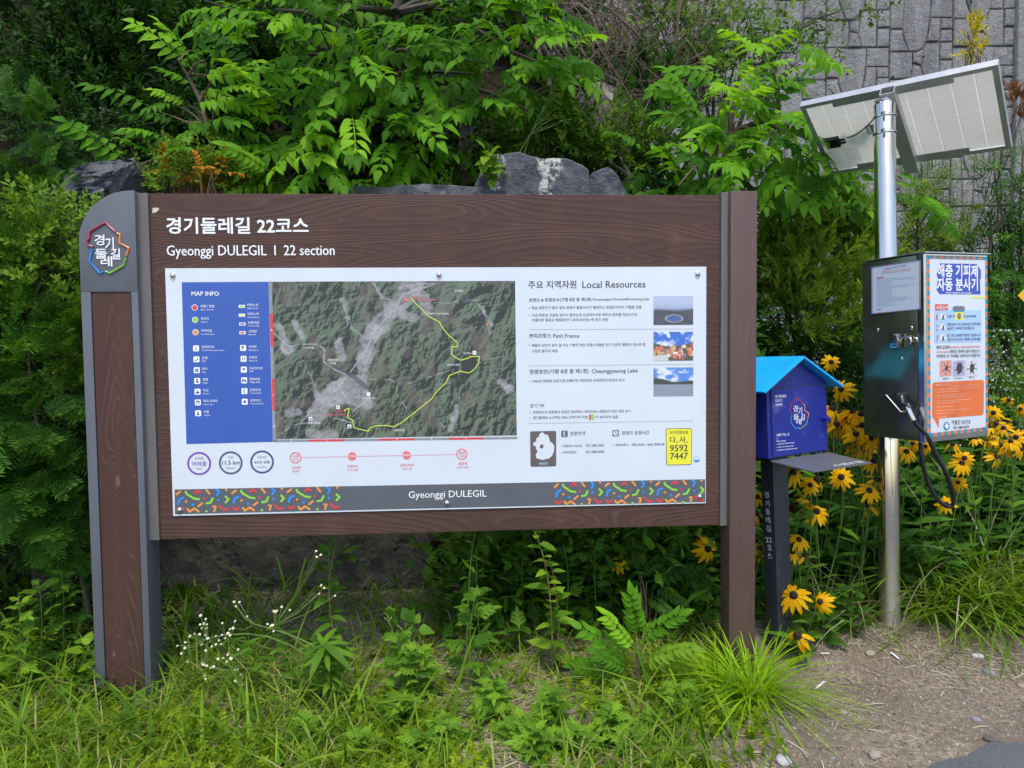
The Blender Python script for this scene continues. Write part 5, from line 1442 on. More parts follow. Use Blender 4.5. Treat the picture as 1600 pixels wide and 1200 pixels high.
# left-hand conifers
plant('yew_bush', 'big dark green yew bush with flat needle sprays filling the left edge', 'shrub', [(20,560,3.35,110,90,.28),(70,640,3.25,80,70,.24),(40,740,3.3,95,70,.25),(-60,480,3.5,120,120,.3),(90,560,3.3,60,60,.2),(20,440,3.5,90,60,.25),(-70,700,3.4,120,110,.3),(105,760,3.4,45,60,.2,.8),(20,830,3.35,100,50,.25),(-90,600,3.35,110,110,.3)],
      YEW, L_['yew'], .18, 31, base=(-2.5,3.75), trunk_r=.05, per=62, clumps=10, updir=.05, out=1.0, tint=(.05,.75), face=.5, crown='foliage', down=.1)
plant('yew_bush', 'outermost yew bush running out of the frame at left', 'shrub', [(-260,520,3.6,150,150,.4),(-330,300,4.0,150,150,.4),(-250,720,3.6,150,120,.35),(-420,600,3.9,150,200,.4)], YEW, L_['yew'], .24, 39, base=(-3.9,3.9), trunk_r=.06, per=50, clumps=12, updir=.1, crown='foliage')
plant('yew_bush', 'darker yew rising in the shade above the left bush', 'shrub', [(20,250,4.1,100,90,.3),(50,330,4.0,80,70,.25),(-60,360,4.1,100,120,.3),(60,190,4.2,50,50,.2)], YEW, L_['yew'], .16, 32, base=(-3.0,4.5), trunk_r=.05, per=30, clumps=10, updir=.1, tint=(.0,.55), crown='foliage')
plant('box_shrub', 'bright yellow green box shrub left of the emblem post', 'shrub', [(70,375,3.45,58,50,.18),(110,440,3.4,45,45,.15),(40,420,3.5,50,45,.18),(100,350,3.5,35,30,.12)], BOX, L_['box'], .13, 33, base=(-2.15,3.7), trunk_r=.014, per=75, updir=.6, tint=(.2,.9), wood='palebark', trunks=3)
plant('box_shrub', 'small leafy box shrub squeezed between yew and grey post', 'shrub', [(128,520,3.3,32,60,.12),(135,610,3.3,28,55,.12),(120,690,3.35,30,50,.12,.7)], BOX, L_['box'], .10, 34, base=(-2.0,3.45), trunk_r=.012, per=65, updir=.5, tint=(.0,.6), wood='palebark', trunks=2)
plant('box_shrub', 'light green box shrub showing just above the title end of the board', 'shrub', [(300,282,4.15,50,26,.15),(350,275,4.2,38,24,.12),(262,288,4.1,30,18,.12),(380,262,4.25,24,24,.1),(325,252,4.2,24,26,.1)], BOX, L_['box'], .12, 35, trunk_r=.012, per=80, updir=.8, tint=(.25,.95), wood='palebark', trunks=3)
# shaded shrubs high on the left
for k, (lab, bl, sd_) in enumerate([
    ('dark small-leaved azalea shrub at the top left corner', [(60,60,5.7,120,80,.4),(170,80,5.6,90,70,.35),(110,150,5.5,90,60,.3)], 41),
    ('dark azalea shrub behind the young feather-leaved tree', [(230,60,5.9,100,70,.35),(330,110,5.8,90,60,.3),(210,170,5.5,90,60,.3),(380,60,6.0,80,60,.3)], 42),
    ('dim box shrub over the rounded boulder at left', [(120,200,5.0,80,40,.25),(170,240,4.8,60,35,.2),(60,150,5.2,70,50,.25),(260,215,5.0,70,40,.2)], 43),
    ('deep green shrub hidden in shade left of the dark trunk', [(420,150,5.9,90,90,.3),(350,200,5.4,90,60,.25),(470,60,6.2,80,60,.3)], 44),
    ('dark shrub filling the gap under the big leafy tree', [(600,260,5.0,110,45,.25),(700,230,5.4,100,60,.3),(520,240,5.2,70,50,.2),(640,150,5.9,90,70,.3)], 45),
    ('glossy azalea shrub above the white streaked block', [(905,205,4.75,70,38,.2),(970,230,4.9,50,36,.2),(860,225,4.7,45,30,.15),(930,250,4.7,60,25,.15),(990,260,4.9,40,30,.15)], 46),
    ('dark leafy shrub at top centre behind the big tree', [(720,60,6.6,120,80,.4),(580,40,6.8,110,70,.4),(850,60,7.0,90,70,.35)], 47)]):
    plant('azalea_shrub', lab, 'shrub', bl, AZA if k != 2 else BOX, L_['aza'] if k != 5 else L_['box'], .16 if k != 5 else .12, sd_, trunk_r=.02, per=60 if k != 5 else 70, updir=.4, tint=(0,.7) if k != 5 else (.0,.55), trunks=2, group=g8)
# hillside mass that closes the far top left
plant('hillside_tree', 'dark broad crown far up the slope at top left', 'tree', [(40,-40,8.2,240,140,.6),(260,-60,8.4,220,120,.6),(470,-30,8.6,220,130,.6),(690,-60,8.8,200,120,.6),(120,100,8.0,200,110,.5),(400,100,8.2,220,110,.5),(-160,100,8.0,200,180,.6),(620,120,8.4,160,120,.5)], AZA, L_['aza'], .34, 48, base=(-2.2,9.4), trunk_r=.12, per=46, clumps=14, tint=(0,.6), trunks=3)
# young feather-leaved tree: every visible leaf laid where it grows
def feather_tree(name, label, leaves, base, fork_px, Y, mats, seed, tr=.022, zz=lambda x, y: (x, y), fill=()):
    rng = np.random.default_rng(seed); parts = {m_: [] for m_ in mats}
    B = Vector((base[0], base[1], ground(*base))); o = thing(name, label, 'tree', Frame(B), None)
    fk = np.array(at(*zz(*fork_px[0]), Y)); mb = MB(); spine = [np.array(at(*zz(*q), Y)) for q in fork_px]
    root = np.array([base[0], base[1], B.z-.1])
    pth = [root] + spine; mb.tube([np.array(q)-np.array(B) for q in pth], list(np.linspace(tr, tr*.35, len(pth))), 8)
    for lf in leaves:
        (bx, by), (tx, ty) = zz(*lf[0]), zz(*lf[1]); m_ = lf[2]; dy = lf[3] if len(lf) > 3 else rng.normal()*.12
        a, b = np.array(at(bx, by, Y+dy)), np.array(at(tx, ty, Y+dy-.12-.1*rng.random()))
        d = b-a; L = np.linalg.norm(d)
        tm = ASH[rng.integers(len(ASH))]; droop = -tm.v[-3:,2].min()
        d2 = d/L + np.array([0,0,droop*.75])
        parts[m_].append(place(tm, [a], [d2], [np.array([0,-.75,.75])+rng.normal(size=3)*.12], L*1.05, .25+.5*rng.random()))
        s_ = min(spine, key=lambda q: np.linalg.norm(q-a)+ (.3 if q[2] > a[2] else 0))
        mb.tube([np.array(q)-np.array(B) for q in limb(s_, a, rng, .05, 5)], [tr*.4,.007,.006,.005,.004], 5)
    for (px, py, Yb, r, n, m_) in fill:
        c = np.array(at(*zz(px, py), Yb)); rr_ = r*Yb/FOC
        pos = c + rng.normal(size=(n,3))*np.array([rr_*.5, .2, rr_*.42]); dd = nrm((pos-c)*np.array([1,.6,.5])+1e-3)*.9 + np.array([0,-.45,-.05]) + rng.normal(size=(n,3))*.35
        parts[m_] += scatter(ASH, pos, dd, np.array([0,-.6,.8])+rng.normal(size=(n,3))*.25, (.29+.17*rng.random(n)), .05+.75*rng.random(n), rng)
        s_ = min(spine, key=lambda q: np.linalg.norm(q-c))
        mb.tube([np.array(q)-np.array(B) for q in limb(s_, c, rng, .07, 6)], list(np.linspace(tr*.5,.005,6)), 6)
    mb.build('trunk', M['bark'] if tr > .03 else M['palebark'], o, smooth=True)
    for m_ in mats:
        if parts[m_]:
            V, T, C = join(parts[m_]); c = np_mesh('crown' if m_ == mats[0] else 'other_tone_leaves', V-np.array(B), T, L_[m_], o, tint=C)  # second mesh holds leaves in the painted lit tone
    return o
za = lambda x, y: (x/2.963, y/2.963)
b_, d_ = 'ashlit', 'ash'
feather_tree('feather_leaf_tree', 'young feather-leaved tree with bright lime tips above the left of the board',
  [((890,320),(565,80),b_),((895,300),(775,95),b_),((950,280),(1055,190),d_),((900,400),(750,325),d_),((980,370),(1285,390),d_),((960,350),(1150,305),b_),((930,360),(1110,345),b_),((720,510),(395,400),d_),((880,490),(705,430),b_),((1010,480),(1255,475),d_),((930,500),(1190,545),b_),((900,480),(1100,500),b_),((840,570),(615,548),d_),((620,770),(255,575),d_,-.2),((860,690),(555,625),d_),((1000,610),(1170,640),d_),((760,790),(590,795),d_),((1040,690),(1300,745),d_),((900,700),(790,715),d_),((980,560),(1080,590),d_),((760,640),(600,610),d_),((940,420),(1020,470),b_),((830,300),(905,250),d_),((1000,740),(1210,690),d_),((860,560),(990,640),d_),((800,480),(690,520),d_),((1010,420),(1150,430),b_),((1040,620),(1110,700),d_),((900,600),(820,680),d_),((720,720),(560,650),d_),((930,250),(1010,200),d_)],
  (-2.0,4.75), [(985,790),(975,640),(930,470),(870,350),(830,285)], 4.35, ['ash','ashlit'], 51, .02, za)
A_, B_ = 'ash', 'ashlit'
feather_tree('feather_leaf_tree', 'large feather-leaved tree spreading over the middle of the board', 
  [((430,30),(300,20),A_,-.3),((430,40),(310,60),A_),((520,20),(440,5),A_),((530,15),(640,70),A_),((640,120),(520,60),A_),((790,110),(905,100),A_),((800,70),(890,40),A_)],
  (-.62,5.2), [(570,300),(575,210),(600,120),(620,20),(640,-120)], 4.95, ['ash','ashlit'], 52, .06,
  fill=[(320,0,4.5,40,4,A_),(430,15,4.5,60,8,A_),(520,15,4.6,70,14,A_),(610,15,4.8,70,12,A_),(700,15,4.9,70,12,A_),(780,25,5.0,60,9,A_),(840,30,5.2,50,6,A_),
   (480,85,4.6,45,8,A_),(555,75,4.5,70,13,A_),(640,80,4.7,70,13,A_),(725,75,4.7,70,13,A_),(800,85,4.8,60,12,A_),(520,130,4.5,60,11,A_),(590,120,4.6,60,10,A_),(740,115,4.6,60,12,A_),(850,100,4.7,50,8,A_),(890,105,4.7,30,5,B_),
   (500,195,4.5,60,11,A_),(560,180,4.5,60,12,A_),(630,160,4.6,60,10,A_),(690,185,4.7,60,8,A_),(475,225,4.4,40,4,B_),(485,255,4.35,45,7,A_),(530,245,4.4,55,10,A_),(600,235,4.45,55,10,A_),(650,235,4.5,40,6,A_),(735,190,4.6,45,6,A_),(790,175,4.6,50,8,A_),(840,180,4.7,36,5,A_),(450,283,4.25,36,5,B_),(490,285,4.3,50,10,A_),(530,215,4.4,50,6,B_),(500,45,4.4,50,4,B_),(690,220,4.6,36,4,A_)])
feather_tree('feather_leaf_tree', 'feather-leaved tree with layered fresh green sprays right of the twig tangle', 
  [((1130,215),(1040,185),A_),((1150,190),(1260,190),B_),((1160,120),(1225,95),B_),((1140,130),(1065,115),A_)],
  (1.1,4.9), [(1130,330),(1125,270),(1140,210),(1150,140),(1165,100)], 4.7, ['ash','ashlit'], 53, .028,
  fill=[(1060,230,4.6,55,9,A_),(1110,205,4.6,50,9,B_),(1170,200,4.6,55,10,A_),(1225,205,4.6,45,8,B_),(1150,250,4.5,60,11,A_),(1060,290,4.4,60,11,A_),(1110,285,4.4,55,10,A_),(1190,265,4.6,50,8,A_),(1240,235,4.7,45,8,A_),(1280,225,4.8,40,5,A_),(1100,135,4.8,45,5,B_),(1150,150,4.8,45,6,B_),(1190,110,4.9,40,7,B_),(1245,290,4.7,45,7,A_),(1230,325,4.7,50,7,A_)])
feather_tree('feather_leaf_tree', 'low feather-leaved sapling with drooping dark leaves behind the steel pole', [((1340,300),(1280,330),A_),((1350,305),(1400,310),A_),((1420,320),(1470,330),A_)],
  (2.35,5.2), [(1345,420),(1345,330),(1345,300)], 5.1, ['ash'], 54, .018, fill=[(1330,310,5.1,45,6,A_),(1290,330,5.1,40,6,A_),(1420,325,5.1,30,4,A_),(1370,340,5.1,40,5,A_)])
# orange-tinged leaves by the box shrub
plant('feather_seedling', 'seedling with orange tinted leaves beside the box shrub over the board', 'seedling', [(285,268,4.05,26,9,.06),(330,272,4.05,24,8,.06)], [ASH[3]], L_['orange'], .14, 36, trunk_r=.006, per=90, clumps=4, wood='palebark')
plant('seedling', 'small pale seedling sprouting between the slate rocks and the board top', 'seedling', [(500+505/2.963,292,4.2,10,16,.05),(500+590/2.963,296,4.2,8,12,.05)], [sprig(R0,10,.2,.3,40)], L_['mug'], .11, 37, trunk_r=.004, per=120, clumps=3, updir=1.2, wood='stem')
plant('climbing_vine', 'thin leafy vine hanging beside the white streaked block', 'vine', [(768,266,3.97,7,24,.03),(764,240,3.97,6,16,.03),(872,150,4.5,8,30,.03),(875,180,4.5,7,20,.03)], HEART, L_['lime'], .062, 38, base=(-.05,4.5), trunk_r=.004, per=60, clumps=4, updir=-.2, wood='stem')

# tangle of dry twigs
rng = np.random.default_rng(61); bx, by = .85, 6.2; B = Vector((bx, by, ground(bx, by)))
o = thing('dry_bush', 'tangle of bare brown twigs hanging at the top right of centre', 'bush', Frame(B)); mb = MB()
for k in range(150):
    a = np.array(at(rng.uniform(890,1090), rng.uniform(60,190), rng.uniform(5.3,6.4))) if k > 12 else np.array([bx+rng.normal()*.2, by, B.z])
    b = np.array(at(rng.uniform(830,1150), rng.uniform(-90,150), rng.uniform(5.1,6.6)))
    r_ = .022 if k <= 12 else rng.choice([.003,.004,.006,.009])
    pth = limb(a, b, rng, .14, 9); mb.tube([np.array(q)-np.array(B)+rng.normal(size=3)*.012 for q in pth], list(np.linspace(r_, r_*.4, 9)), 5 if r_ < .01 else 7)
mb.build('branches', M['twig'], o, smooth=True)
mb = MB()
for k in range(190):
    a = np.array(at(rng.uniform(860,1140), rng.uniform(-30,170), rng.uniform(5.2,6.5))); b = a + rng.normal(size=3)*np.array([.35,.2,.3]) + np.array([0,0,-.12])
    mb.tube([np.array(q)-np.array(B) for q in limb(a, b, rng, .2, 6)], [.0035,.003,.003,.0025,.002,.0015], 4)
mb.build('twigs', M['twig'], o)
SML = [sprig(R0, 9, .26, .48, 50) for _ in range(3)]
plant('thorn_tree', 'thin drooping branches with small yellow green leaves in front of the wall top', 'tree', [(1120,60,5.8,60,70,.3,.8),(1060,40,6.0,60,50,.3,.7),(1170,25,6.0,60,35,.3,.8),(1230,40,6.1,60,30,.3,.6),(1090,110,5.9,40,40,.2,.6),(1290,20,6.3,50,24,.2,.5),(1200,75,6.0,40,24,.2,.5),(1130,150,5.6,40,26,.2,.5),(1010,70,5.9,40,50,.2,.6),(1250,100,6.2,40,26,.2,.3),(1330,12,6.4,40,20,.2,.4)], SML, L_['box'], .17, 62, base=(1.7,6.9), trunk_r=.045, per=40, clumps=9, updir=-.1, out=.9, tint=(.05,.8))
plant('juniper_bush', 'dark juniper under the twig tangle beside the tilted rock', 'shrub', [(1010,150,5.5,50,60,.25),(1040,200,5.4,50,50,.25),(960,110,5.9,60,50,.25),(1080,90,6.3,80,60,.3)], JUN, L_['yew'], .2, 63, trunk_r=.025, per=46, updir=.5, tint=(.0,.6))
# conifers behind the stamp box and the cabinet
plant('juniper_bush', 'feathery yellow green juniper rising right behind the brown post', 'shrub', [(1225,400,4.7,50,55,.25),(1270,430,4.8,60,70,.3),(1320,400,4.9,55,70,.3),(1230,480,4.6,45,60,.25),(1290,500,4.7,60,55,.25),(1340,470,4.9,45,60,.25),(1260,345,4.9,45,40,.2),(1310,350,5.0,40,40,.2),(1210,330,4.9,26,36,.2)], JUN, L_['jun'], .22, 64, trunk_r=.03, per=105, clumps=12, updir=.65, tint=(.1,.85), trunks=3)
plant('box_shrub', 'dense small-leaved shrub between the stamp box roof and the cabinet', 'shrub', [(1340,590,4.5,50,40,.2),(1300,560,4.6,50,40,.2),(1350,640,4.4,40,40,.2),(1240,540,4.6,45,30,.2),(1330,540,4.7,40,30,.2)], BOX, L_['aza'], .12, 65, trunk_r=.014, per=90, updir=.7, tint=(.2,1.0), trunks=3)
TUFT = [sprig(R0, 16, .30, .17, 62) for _ in range(3)]
plant('pine_sapling', 'upright evergreen sapling against the wall right of the steel pole', 'tree', [(1440,280,5.6,22,26,.12),(1455,320,5.6,30,26,.15),(1425,345,5.6,26,24,.12),(1470,365,5.6,28,24,.12),(1445,385,5.6,34,22,.15),(1490,385,5.6,22,16,.12),(1410,390,5.6,22,22,.12)], TUFT, L_['jun'], .17, 66, base=(3.35,5.9), trunk_r=.026, per=70, clumps=7, updir=.8, tint=(.05,.7), fork=.6)
plant('pine_tree', 'dark evergreen with slanting branches at the right edge beside the cabinet', 'tree', [(1575,265,5.3,30,22,.12),(1600,310,5.3,30,26,.15),(1575,345,5.4,26,20,.12),(1550,372,5.4,30,18,.12),(1590,390,5.3,34,24,.15),(1565,425,5.3,34,24,.15),(1600,450,5.2,36,26,.15),(1560,480,5.2,36,26,.15),(1595,520,5.1,36,28,.15),(1625,380,5.3,30,60,.2),(1540,530,5.2,26,26,.12)], TUFT, L_['yew'], .17, 67, base=(3.95,5.7), trunk_r=.035, per=70, clumps=8, updir=.45, tint=(.1,.95), fork=.55)
plant('pine_tree', 'dark conifer mass filling the gap behind the poster cabinet', 'tree', [(1420,470,5.9,60,60,.3),(1500,450,6.0,60,60,.3),(1560,560,5.6,60,50,.25),(1450,560,5.6,70,50,.25),(1640,500,5.8,60,80,.3),(1390,560,5.4,50,50,.25)], TUFT, L_['yew'], .2, 68, trunk_r=.04, per=46, clumps=10, updir=.4, tint=(.0,.7))
plant('goldenrod', 'yellow tipped sprig standing up behind the solar panel', 'weed', [(1520,62,6.6,8,20,.05),(1528,88,6.6,12,14,.05),(1512,50,6.6,5,14,.04)], SML, L_['yellow'], .13, 69, trunk_r=.010, per=80, clumps=4, updir=1.2, wood='palebark')
plant('dead_conifer', 'rust brown dead conifer twig right of the solar panel', 'branch', [(1590,165,5.4,16,18,.06),(1606,190,5.4,14,20,.06),(1582,145,5.4,10,12,.05)], JUN, L_['dead'], .12, 70, base=(4.1,5.6), trunk_r=.014, per=70, clumps=4, updir=.8, wood='palebark')
# white-flowered bush at the right edge
def starflower(n, w, mats_tint=0.0):
    P = []; 
    for k in range(n):
        a = 2*math.pi*k/n; P.append(t1(dia(w,.0), (0,0,0), (math.cos(a), math.sin(a), .1), (0,0,1), 1.0, 0))
    return as_tm(P)
wb = plant('white_flower_bush', 'bush covered in tiny white flowers right of the cabinet at the frame edge', 'shrub', [(1570,570,4.5,26,26,.14),(1590,610,4.4,28,30,.15),(1560,620,4.4,20,24,.12),(1585,655,4.3,26,26,.14)], BOX, L_['weed'], .11, 71, trunk_r=.01, per=60, clumps=8, updir=.7, trunks=3, wood='stem')
rng = np.random.default_rng(72); n = 380; c = np.array(at(1576,608,4.35)); pos = c + np.clip(rng.normal(size=(n,3)), -1.9, 1.9)*np.array([.11,.10,.19]) - np.array(wb.matrix_world.translation)
V, T, C = join([place(starflower(6,.5), pos, np.array([0,-.3,1])+rng.normal(size=(n,3))*.3, np.array([0,-1,.5])+rng.normal(size=(n,3))*.4, .0085, rng.random(n))]); fl = np_mesh('blossoms', V, T, L_['white'], wb, tint=C); fl['kind'] = 'stuff'

# ================================================================== BLACK-EYED SUSANS
rng = np.random.default_rng(80)
M['cone'] = plain('dark brown flower cone', (.020,.010,.006), .85, var=.3, scale=300)
def head_meshes(seed):
    r = np.random.default_rng(seed); n = 10+int(r.integers(5)); P = []; wilt = .9 if seed % 4 == 0 else .25

    for k in range(n):
        a = 2*math.pi*k/n + r.normal()*.08; dr = wilt+.55*r.random()
        if r.random() < (.55 if seed in (4, 8) else .07): continue
        P.append(t1(leaf(.34,.10,.35+.3*r.random(),.5), (.10*math.cos(a),.10*math.sin(a),0), (math.cos(a), math.sin(a), .12-dr*.5), (0,0,1), 1.0*(.86+.2*r.random()), .2+.5*r.random()))
    V, T, C = join(P); a = np_mesh('petals', V*.5, T, L_['petal'], None, tint=C)
    mb = MB(); mb.dome((0,0,-.02), (0,0,1), .125, .17, 12, 5); b = mb.build('cone', M['cone'], None, smooth=True)
    return a, b
HEADS = [head_meshes(s_) for s_ in range(1,10)]
z7 = lambda x, y: (x/3.53+1160, y/3.53+520); zl8 = lambda x, y: (x/3.0+1160, y/3.0+800); zl6 = lambda x, y: (x/2.857+700, y/2.857+800)
clus = {
 'between the stamp box and the cabinet': ([z7(*q) for q in [(490,160),(545,310),(492,420),(520,505),(485,530),(590,495),(655,450),(660,510),(640,610),(705,580),(725,712),(690,555),(560,465),(625,560),(675,640),(610,440),(545,530),(668,585)]], 3.72),
 'below the stamp box shelf': ([z7(*q) for q in [(545,795),(735,810),(700,870),(695,950),(375,840),(372,930),(410,985),(412,810),(280,770)]], 3.6),
 'beside the dark stamp box post': ([zl8(*q) for q in [(265,130),(290,208),(240,390),(365,420),(258,580),(232,185)]], 3.46),
 'between the brown post and the stamp box post': ([z7(85,905), z7(75,995), zl8(82,172)], 3.66),
 'under the cabinet by the black hose': ([z7(*q) for q in [(905,655),(1010,625),(1160,615),(1225,690),(1210,720),(1125,945),(1190,825),(940,610)]], 3.85),
 'in the bed right of the cabinet': ([z7(*q) for q in [(1400,685),(1330,600),(1385,440),(1470,370),(1535,420),(1400,500),(1480,600),(1530,640),(1500,500),(1385,590),(1525,545),(1440,525),(1290,585),(1420,620),(1510,575),(1360,520),(1455,640)]], 4.0),
 'in the weeds under the board': ([zl6(765,215), zl6(1160,165)], 3.6)}
ordn = ['leftmost','second from left','third from left','fourth from left','fifth from left','sixth from left','seventh from left','eighth from left','ninth from left','tenth from left','eleventh from left','twelfth from left','thirteenth from left','fourteenth from left','fifteenth from left','sixteenth from left','seventeenth from left','rightmost']
def ordinal(i, n): return 'rightmost' if (i == n-1 and n > 1) else ordn[i]
for where, (pts, Yc) in clus.items():
    pts = sorted(pts)
    for i, (px, py) in enumerate(pts):
        Y = Yc - .08 + rng.normal()*.08 + (700-py)*.0006; Pq = np.array(at(px, py, Y)); bx, by = Pq[0]+rng.normal()*.06, Pq[1]+.08+rng.random()*.1
        B = Vector((bx, by, ground(bx, by)))
        lab = ordinal(i, len(pts)) + ' yellow black-eyed Susan ' + where
        o = thing('black_eyed_susan', lab, 'flower', Frame(B), 'black-eyed Susans')
        mb = MB(); rel = Pq-np.array(B); pth = limb((0,0,-.03), rel, rng, .05, 7); mb.tube(pth, .0028, 5); mb.build('stem', M['stem'], o)
        n = 9; t_ = rng.random(n)*.8; pos = np.array([pth[int(q*6)] for q in t_]); a = rng.random(n)*6.28
        V, T, C = join(scatter(LNC, pos, np.stack([np.cos(a), np.sin(a)*.8-.25, .35+.3*rng.random(n)], 1), np.tile([0,-.3,1.0], (n,1)), .09+.06*rng.random(n), rng.random(n)*.7, rng)); np_mesh('leaves', V, T, L_['weed'], o, tint=C)
        k = rng.integers(9); sz = (.132 if px < 1400 else .108)*(.75+.45*rng.random()); fd = Vector((rng.normal()*.5, -.7+rng.normal()*.3, .65+rng.normal()*.25)).normalized()
        rot = fd.to_track_quat('Z','Y').to_matrix().to_4x4(); Mh = Matrix.Translation(Vector(rel)) @ rot @ Matrix.Scale(sz, 4)
        for src in HEADS[k]:
            c = src.copy(); COL.objects.link(c); c.parent = o; c.matrix_local = Mh
for a in HEADS:
    for q in a: bpy.data.objects.remove(q)
# leaf mass of the flower bed
def ingrid(n, x0, x1, y0, y1, rng): return rng.uniform(x0, x1, n), rng.uniform(y0, y1, n)
rng = np.random.default_rng(81); n = 9000
x, y = ingrid(n, 1.0, 4.4, 3.62, 5.6, rng); hgt_ = rng.random(n)**.8*(.36+.22*sst(3.7,4.6,y))
edge = 3.68+.12*np.sin(x*5)+.22*sst(1.9,2.6,x); keep = y > edge; x, y, hgt_ = x[keep], y[keep], hgt_[keep]; n = len(x)
pos = np.stack([x, y, gz(x,y)+.02+hgt_], 1); a = rng.random(n)*6.28
V, T, C = join(scatter(LNC+OVL[:1], pos, np.stack([np.cos(a), np.sin(a)*.7-.35, .25+.5*rng.random(n)], 1), np.array([0,-.5,1.0])+rng.normal(size=(n,3))*.3, .09+.09*rng.random(n), rng.random(n)*.8, rng))
tag(np_mesh('flower_bed_leaves', V, T, L_['bed'], tint=C), 'dense green leaves of the flower bed behind the steel pole', 'plants', kind='stuff')

# ================================================================== WEEDS UNDER AND IN FRONT OF THE BOARD
def stalk(name, label, px, py0, py1, Y, tms, mat, seed, n=16, ll=.08, lean=0.0, rstem=.004, stem='stem', tint=(.2,.9), updir=.3, start=.1, big_low=True, group=None, cat='weed'):
    """Upright weed: a stem from the ground to photo height py1 with leaves up it."""
    rng = np.random.default_rng(seed); top = np.array(at(px+lean, py1, Y)); bx, by = at(px, py0, Y).x, Y
    B = Vector((bx, by, ground(bx, by))); o = thing(name, label, cat, Frame(B), group)
    rel = top-np.array(B); pth = limb((0,0,-.02), rel, rng, .03, 9); mb = MB(); mb.tube(pth, list(np.linspace(rstem, rstem*.5, 9)), 6); mb.build('stem', M[stem], o, smooth=True)
    t_ = start+(1-start)*np.arange(n)/n; pos = np.array([np.array(pth[min(7,int(q*8))])*(1-(q*8)%1)+np.array(pth[min(8,int(q*8)+1)])*((q*8)%1) for q in t_]); a = np.arange(n)*2.4+rng.random(n)*.6
    d = np.stack([np.cos(a), np.sin(a)*.8-.15, updir+.25*rng.normal(size=n)], 1)
    V, T, C = join(scatter(tms, pos, d, np.array([0,-.35,1.0])+rng.normal(size=(n,3))*.15, ll*(.75+.5*rng.random(n))*((1.15-.55*t_) if big_low else (.6+.6*t_)), tint[0]+(tint[1]-tint[0])*rng.random(n), rng)); np_mesh('leaves', V, T, mat, o, tint=C)
    return o
stalk('tall_weed', 'tall thin weed with oval leaves reaching the board edge, left of two', 512, 1000, 828, 3.15, OVL, L_['weed'], 91, 18, .085)
stalk('tall_weed', 'reddish-stemmed tall weed reaching the board edge, right of two', 534, 1012, 832, 3.12, OVL, L_['weed'], 92, 18, .08, -4, stem='redstem')
stalk('tall_weed', 'pale yellow-green tall weed with toothed leaves under the middle of the board', 864, 1034, 826, 3.0, OVL, L_['lime'], 93, 22, .095, -30, stem='redstem', tint=(.0,.75))
stalk('tall_weed', 'second stem of the pale yellow-green weed, leaning right', 872, 1036, 870, 3.02, OVL, L_['lime'], 94, 16, .09, -14, stem='redstem', tint=(.0,.7))
stalk('goldenrod', 'feathery green goldenrod stem beside the tall yellow-green weed', 728, 1010, 834, 3.1, [sprig(R0,7,.3,.2,40)]+LNC, L_['mug'], 95, 26, .07, 14)
stalk('goldenrod', 'thin-leaved green stem under the board left of the goldenrod', 752, 1000, 850, 3.2, LNC, L_['weed'], 96, 22, .08, -6)
stalk('horseweed', 'bushy horseweed with narrow drooping leaves on a reddish stem', 520, 1130, 1005, 2.75, LNC, L_['weed'], 97, 46, .10, -14, .005, 'redstem', (.3,.9), .25, .25, False)
stalk('lettuce_weed', 'dull green lettuce weed with lobed leaves left of the sapling', 735, 1065, 915, 2.9, MUG, L_['weed'], 98, 14, .14, 12, tint=(.2,.7))
for k, (px, py0, py1, Y) in enumerate([(60,985,905,3.0),(95,970,890,3.1),(30,1000,930,2.9),(620,1060,985,2.85),(650,1070,1010,2.8),(815,1180,1120,2.5),(860,1150,1080,2.6),(955,1190,1110,2.5),(770,1120,1060,2.65),(700,1190,1130,2.48),(480,1180,1120,2.5),(905,1200,1140,2.42),(625,1150,1090,2.6),(1060,1120,1060,2.7),(880,940,850,3.35),(930,930,840,3.4),(985,920,835,3.45),(1050,900,830,3.5),(820,920,840,3.45),(760,900,835,3.5),(1100,960,880,3.4)]):
    pass
mug = [(60,985,905,3.0),(95,970,890,3.1),(30,1000,930,2.9),(620,1060,985,2.85),(655,1070,1010,2.8),(815,1185,1120,2.5),(860,1150,1080,2.6),(955,1190,1110,2.5),(770,1120,1060,2.65),(700,1195,1130,2.48),(480,1190,1130,2.5),(905,1200,1140,2.42),(625,1150,1090,2.6),(1060,1120,1070,2.7),(880,950,850,3.35),(935,940,840,3.4),(990,930,835,3.45),(1055,910,830,3.5),(820,930,840,3.45),(765,910,835,3.5),(1100,960,880,3.4),(560,1200,1150,2.42),(835,1200,1135,2.4),(885,1195,1150,2.45),(660,1200,1150,2.4),(985,1200,1150,2.42),(1010,1180,1130,2.52),(1290,975,925,3.35),(1330,960,910,3.45)]
mug.sort(); front = [q for q in mug if q[3] < 2.95 and q[0] > 200]; back = [q for q in mug if q[3] >= 2.95 and q[0] > 200]; lft = [q for q in mug if q[0] <= 200]
words_ = ['leftmost','second','third','fourth','fifth','sixth','seventh','eighth','ninth','tenth','eleventh','twelfth','thirteenth','fourteenth','fifteenth','sixteenth','seventeenth','eighteenth','nineteenth']
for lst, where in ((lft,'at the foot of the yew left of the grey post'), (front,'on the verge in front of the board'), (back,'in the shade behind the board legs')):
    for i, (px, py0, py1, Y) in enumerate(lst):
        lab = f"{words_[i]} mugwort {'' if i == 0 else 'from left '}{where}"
        stalk('mugwort', lab, px, py0, py1, Y, MUG, L_['mug'] if Y < 2.95 else L_['weed'], 110+px, 24, .105, 0, .0035, 'stem', (.2,.9) if Y < 2.95 else (.05,.7), .25, .05, True, 'mugwort plants')
